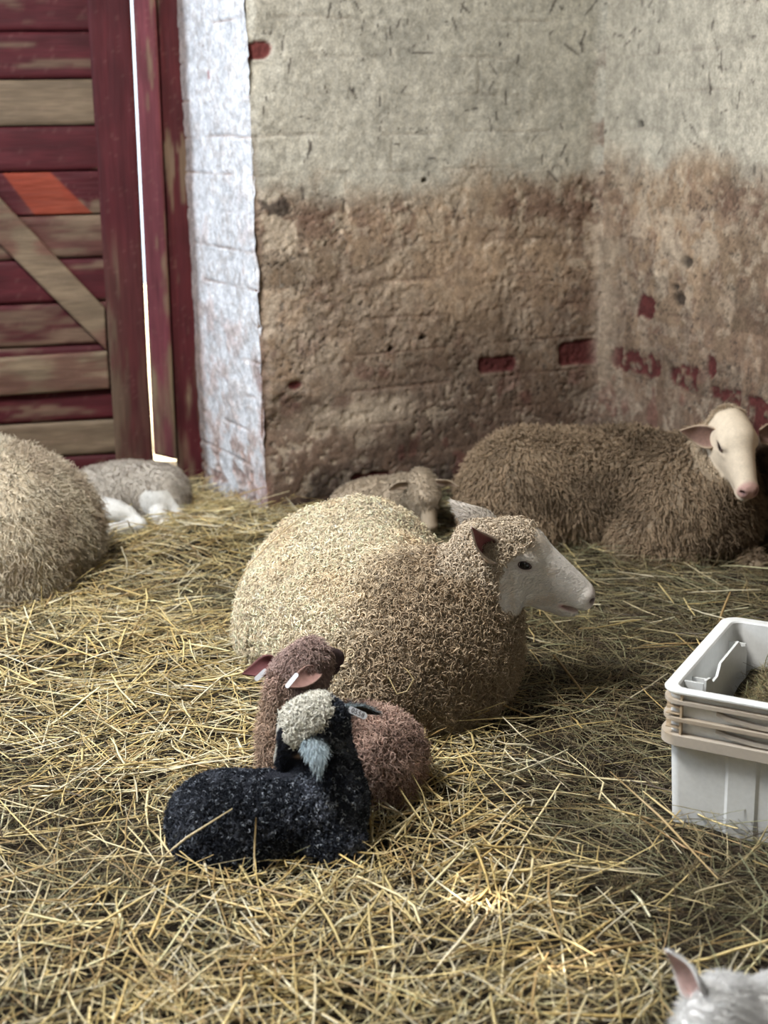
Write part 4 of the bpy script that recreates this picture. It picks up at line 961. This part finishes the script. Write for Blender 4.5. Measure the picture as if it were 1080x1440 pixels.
# ------------------------------------------------------------------ white plastic crate with hay
def crate():
    LX, LY, HT = 0.60, 0.44, 0.0
    top = CO[2]
    root = empty('crate', (CO[0], CO[1], 0.0), 'white plastic crate with a dirty ribbed collar, half full of hay', 'crate'); bpy.context.view_layer.update()
    O = np.array([CO[0], CO[1], 0.0])
    def rr(x0, x1, y0, y1, r, n=8):
        pts = []
        for (cx, cy, a0) in ((x1-r, y1-r, 0), (x0+r, y1-r, 90), (x0+r, y0+r, 180), (x1-r, y0+r, 270)):
            for k in range(n+1):
                a = math.radians(a0+90*k/n); pts.append((cx+r*math.cos(a), cy+r*math.sin(a)))
        return np.array(pts)
    WHITE = np.array((0.74, 0.76, 0.76)); DIRT = np.array((0.36, 0.28, 0.19))
    def dirt_col(V, amt, seed):
        n = fbm(V, 14, seed, 4, 0.6); n2 = fbm(V, 70, seed+3, 2)
        return mixc(np.tile(WHITE, (len(V), 1)), DIRT, np.clip(amt*(0.45+1.1*(n-0.35))+0.15*(n2-0.5), 0, 0.95))
    def skin(name, rings, amts, parent, closed_bottom=False, label=None, seed=5):
        n = len(rings[0][0]); V = []; A = []
        for (p, z), am in zip(rings, amts):
            V.append(O+np.outer(p[:, 0], cex)+np.outer(p[:, 1], cey)+np.array([0, 0, 1])*z); A.append(np.full(n, am))
        V = np.vstack(V); A = np.concatenate(A); F = []
        for i in range(len(rings)-1):
            for k in range(n): F.append((i*n+k, i*n+(k+1) % n, (i+1)*n+(k+1) % n, (i+1)*n+k))
        if closed_bottom:
            F.append(tuple(range((len(rings)-1)*n, len(rings)*n)))
        nn = fbm(V, 14, seed, 4, 0.6); n2 = fbm(V, 70, seed+3, 2)
        C = mixc(np.tile(WHITE, (len(V), 1)), DIRT, np.clip(A*(0.5+1.0*(nn-0.3))+0.1*(n2-0.5)*(A > 0.05), 0, 0.95))
        o = link(name, pmesh(name, V, F, C), M_plastic, parent, smooth=True)
        o.data.set_sharp_from_angle(angle=math.radians(35)) if hasattr(o.data, 'set_sharp_from_angle') else None
        if label: o['label'] = label
        return o
    i = 0.012                                       # wall inset below the collar
    zt = top; N = 10
    def R_(d, r=None): return rr(d, LX-d, d, LY-d, max((0.035-d) if r is None else r, 0.004), N)
    # tub: outside skin up to the rim, over it and down inside to the floor
    rings = [(R_(i+0.010, 0.02), -0.03), (R_(i+0.005, 0.02), 0.10), (R_(i, 0.02), zt-0.012), (R_(0.004), zt-0.008), (R_(0.0), zt-0.004), (R_(0.0), zt-0.001), (R_(0.003), zt),
             (R_(0.022, 0.022), zt), (R_(0.025, 0.02), zt-0.003), (R_(0.030, 0.02), zt-0.06), (R_(0.040, 0.02), 0.10), (R_(0.045, 0.02), 0.02)]
    skin('tub', rings, [0.05, 0.0, 0.15, 0.1, 0.05, 0.0, 0.0, 0.03, 0.1, 0.25, 0.3, 0.3], root, closed_bottom=True)
    # ribbed collar: flanges round the outside, uprights near the corners
    H1 = 0.0
    for k, (z, th, dd) in enumerate(((zt-0.022, 0.007, 0.001), (zt-0.056, 0.007, 0.0), (zt-0.096, 0.020, -0.003))):
        ring = [(R_(i+0.004, 0.02), z+th*0.5), (R_(dd), z+th*0.5), (R_(dd), z-th*0.5), (R_(i+0.004, 0.02), z-th*0.5)]
        skin('collar_rib', ring, [1.3, 1.1, 1.1, 1.3], root, label='dirty brown rib of the collar', seed=20+k)
    up = []
    zc0, zc1 = zt-0.10, zt-0.008
    for xx in (0.030, 0.036): pass
    for xx in (0.040, 0.56): up.append(((xx-0.002, 0.003, zc0), (xx+0.002, i+0.004, zc1), tuple(DIRT*1.3)))
    for yy in (0.04, 0.40): up.append(((0.003, yy-0.002, zc0), (i+0.004, yy+0.002, zc1), tuple(DIRT*1.3)))
    for k in range(5): 
        z = zc0+0.012+k*0.0135; up.append(((0.012, 0.004, z), (0.038, i+0.004, z+0.0018), tuple(DIRT*1.1)))
    for u_ in up: boxes('collar_upright', [u_], M_plastic, root, o=O, ex=cex, ey=cey)
    # two stepped bars on the front that dip towards the middle
    def swoop(z0, z1, x0):
        pts = [(x0, z0), (x0+0.02, z0-0.006), (x0+0.045, z1+0.003), (x0+0.07, z1), (LX-x0-0.07, z1), (LX-x0-0.045, z1+0.003), (LX-x0-0.02, z0-0.006), (LX-x0, z0)]
        V = []; F = []
        for (x_, z_) in pts:
            for (yy, dz) in ((i+0.004, 0.004), (0.005, 0.004), (0.005, -0.004), (i+0.004, -0.004)):
                V.append(O+cex*x_+cey*yy+np.array([0, 0, z_+dz]))
        for k in range(len(pts)-1):
            for j in range(4): F.append((k*4+j, k*4+(j+1) % 4, (k+1)*4+(j+1) % 4, (k+1)*4+j))
        F += [(0, 1, 2, 3), tuple(4*(len(pts)-1)+j for j in (3, 2, 1, 0))]
        V = np.array(V); link('collar_bar', pmesh('collar_bar', V, F, dirt_col(V, 0.9, 33)), M_plastic, root, smooth=False)
    swoop(zt-0.032, zt-0.044, 0.105); swoop(zt-0.066, zt-0.078, 0.105)
    # flutes down the lower front and left side
    fl = []
    for (x0, w) in ((0.13, 0.05), (0.25, 0.10), (0.42, 0.05)):
        v = []
        for (z, dd) in ((-0.03, i+0.010), (0.10, i+0.005), (zt-0.10, i+0.001)):
            for (dx, dy) in ((-0.008, 0.001), (0.0, -0.003), (w, -0.003), (w+0.008, 0.001)):
                v.append(O+cex*(x0+dx)+cey*(dd+dy)+np.array([0, 0, z]))
        f = []
        for a in range(2):
            for k in range(3): f.append((a*4+k, a*4+k+1, (a+1)*4+k+1, (a+1)*4+k))
        fl.append((v, f))
    V = []; F = []
    for v, f in fl: F += [tuple(q+len(V) for q in t) for t in f]; V += v
    V = np.array(V); link('flute', pmesh('flute', V, F, dirt_col(V, 0.02, 44)), M_plastic, root, smooth=False)
    # hand-hold on the inner left end: a thin wall standing off from the side with a notch
    prof = [(0.055, zt-0.05), (0.055, zt-0.001), (0.085, zt-0.006), (0.105, zt-0.022), (0.135, zt-0.022), (0.155, zt-0.002), (0.285, zt-0.002), (0.305, zt-0.020), (0.335, zt-0.03), (0.355, zt-0.05), (0.355, zt-0.11), (0.055, zt-0.11)]
    V = []; F = []; m = len(prof)
    for xx in (0.060, 0.065):
        for (y_, z_) in prof: V.append(O+cex*xx+cey*(y_+0.02)+np.array([0, 0, z_]))
    F = [tuple(range(m)), tuple(range(2*m-1, m-1, -1))]+[(k, k+m, (k+1) % m+m, (k+1) % m) for k in range(m)]
    V = np.array(V); link('hand_hold', pmesh('hand_hold', V, F, dirt_col(V, 0.06, 55)), M_plastic, root, smooth=False)
    web = [((0.026, 0.065, zt-0.10), (0.062, 0.069, zt-0.004), tuple(WHITE)), ((0.026, 0.115, zt-0.10), (0.062, 0.119, zt-0.015), tuple(WHITE)), ((0.026, 0.37, zt-0.10), (0.062, 0.374, zt-0.03), tuple(WHITE)), ((0.026, 0.065, zt-0.10), (0.062, 0.374, zt-0.094), tuple(WHITE))]
    boxes('hand_hold_web', web, M_plastic, root, o=O, ex=cex, ey=cey)
    # hay inside
    g = np.random.default_rng(77)
    hy = empty('hay', (float(O[0]+0.3*cex[0]+0.2*cey[0]), float(O[1]+0.3*cex[1]+0.2*cey[1]), 0.1)); tag(hy, 'dark dry hay heaped inside the white crate', 'hay', kind='stuff'); bpy.context.view_layer.update()
    nx_, ny_ = 40, 30; a, b = np.meshgrid(np.linspace(0.072, LX-0.05, nx_), np.linspace(0.05, LY-0.05, ny_), indexing='ij'); a = a.ravel(); b = b.ravel()
    P = np.stack([a, b, 0*a], 1); hh = lambda P: 0.165+0.05*sstep(0.05, 0.28, P[:, 0])*sstep(0.0, 0.22, P[:, 1])+0.03*(fbm(P, 10, 601, 2)-0.5)
    V = O+np.outer(a, cex)+np.outer(b, cey)+np.outer(hh(P)-0.012, EZ); idx = np.arange(nx_*ny_).reshape(nx_, ny_)
    Qh = np.stack([idx[:-1, :-1].ravel(), idx[1:, :-1].ravel(), idx[1:, 1:].ravel(), idx[:-1, 1:].ravel()], 1)
    link('hay_heap', fastmesh('hay_heap', V, Qh, np.tile((0.03, 0.025, 0.015), (len(V), 1))), M_bed, hy)['kind'] = 'stuff'
    n = 7500; a = 0.10+0.42*g.random(n); b = 0.08+0.28*g.random(n); P = np.stack([a, b, 0*a], 1)
    c = O+np.outer(a, cex)+np.outer(b, cey)+np.outer(hh(P)+0.02*g.random(n)-0.004, EZ)
    cl = HAYC[g.integers(0, 6, n)]*(0.7+0.8*g.random(n))[:, None]
    L = np.clip(0.05+0.02*g.normal(0, 1, n), 0.02, 0.09); L = np.minimum(L, 2.0*np.minimum(np.minimum(a-0.066, LX-0.045-a), np.minimum(b-0.04, LY-0.04-b)))
    stalks('hay_stems', c, g.random(n)*6.28, g.normal(0, 0.35, n), L, 0.0008+0.0016*g.random(n)**2, cl, hy, seed=78, bend=0.6)['kind'] = 'stuff'
crate()

# ------------------------------------------------------------------ single straws lying on the animals
def single(name, pts, w, col, label):
    P = np.array(pts, float); T = nrm(np.gradient(P, axis=0)); S = nrm(np.cross(T, (0.1, -0.9, 0.4))); U = np.cross(S, T); V = []
    for k in range(len(P)):
        f = 1 if 0 < k < len(P)-1 else 0.5
        for j in range(5):
            a = 2*math.pi*j/5; V.append(P[k]+S[k]*math.cos(a)*w/2*f+U[k]*math.sin(a)*w/2*0.6*f)
    F = [(k*5+j, k*5+(j+1) % 5, (k+1)*5+(j+1) % 5, (k+1)*5+j) for k in range(len(P)-1) for j in range(5)]+[(0, 1, 2, 3, 4), tuple(5*(len(P)-1)+j for j in (4, 3, 2, 1, 0))]
    o = link(name, pmesh(name, V, F, np.tile(col, (len(V), 1))), M_straw); tag(o, label, 'straw', 'single straws'); return o
def on(pts_px, V, extra=0.012):
    """lay picture points on the animal's own surface (nearest point of it towards the viewer)"""
    out = []
    Vv = V-np.array([0, 0, CAM_H])
    for (px, py) in pts_px:
        d = np.array(ray(px, py)); d = d/np.linalg.norm(d); t = Vv@d; off = np.linalg.norm(Vv-np.outer(t, d), axis=1)
        k = off < 0.012
        if not k.any(): k = off < off.min()+0.006
        tt = t[k].min()-extra; out.append(np.array([0, 0, CAM_H])+d*tt)
    return np.array(out)
EV = EWE[1]
single('straw', on([(534, 938), (548, 955), (558, 976), (572, 972), (582, 955), (572, 942), (565, 938)], EV, 0.024), 0.003, (0.62, 0.50, 0.27), 'bent pale straw hooked into the ewe\'s chest wool')
single('straw', on([(330, 828), (350, 795), (375, 768), (405, 742), (430, 724)], EV, 0.026), 0.0028, (0.50, 0.38, 0.20), 'long thin straw across the ewe\'s rump')
single('straw', on([(556, 762), (572, 780), (592, 793)], EV, 0.026), 0.0018, (0.16, 0.11, 0.06), 'short dark stem on the ewe\'s back, steeper of a crossed pair')
single('straw', on([(555, 778), (575, 780), (594, 775)], EV, 0.026), 0.0018, (0.16, 0.11, 0.06), 'short dark stem on the ewe\'s back, flatter of a crossed pair')
single('straw', [at(218, 1214, 2.13), at(262, 1178, 2.155), at(327, 1137, 2.18)], 0.0045, (0.66, 0.56, 0.34), 'tall pale straw leaning up in front of the black lamb\'s rump')
single('straw', [at(357, 1222, 2.12), at(358, 1190, 2.135), at(360, 1150, 2.15)], 0.0040, (0.58, 0.46, 0.26), 'thin straw standing upright before the black lamb\'s belly')
single('straw', [at(203, 1158, 2.20), at(225, 1180, 2.17), at(243, 1205, 2.14)], 0.0048, (0.70, 0.56, 0.30), 'golden straw slanting down at the tail end of the black lamb')
single('straw', [at(858, 1085, 2.42), at(930, 1150, 2.27), at(1010, 1236, 2.09)], 0.0050, (0.50, 0.36, 0.18), 'long brown straw running past the crate\'s near left corner')
single('straw', [at(900, 1150, 2.30), at(960, 1190, 2.20), at(1000, 1205, 2.165)], 0.0045, (0.42, 0.27, 0.12), 'dark orange-brown straw below the crate\'s left corner')
print('script done')
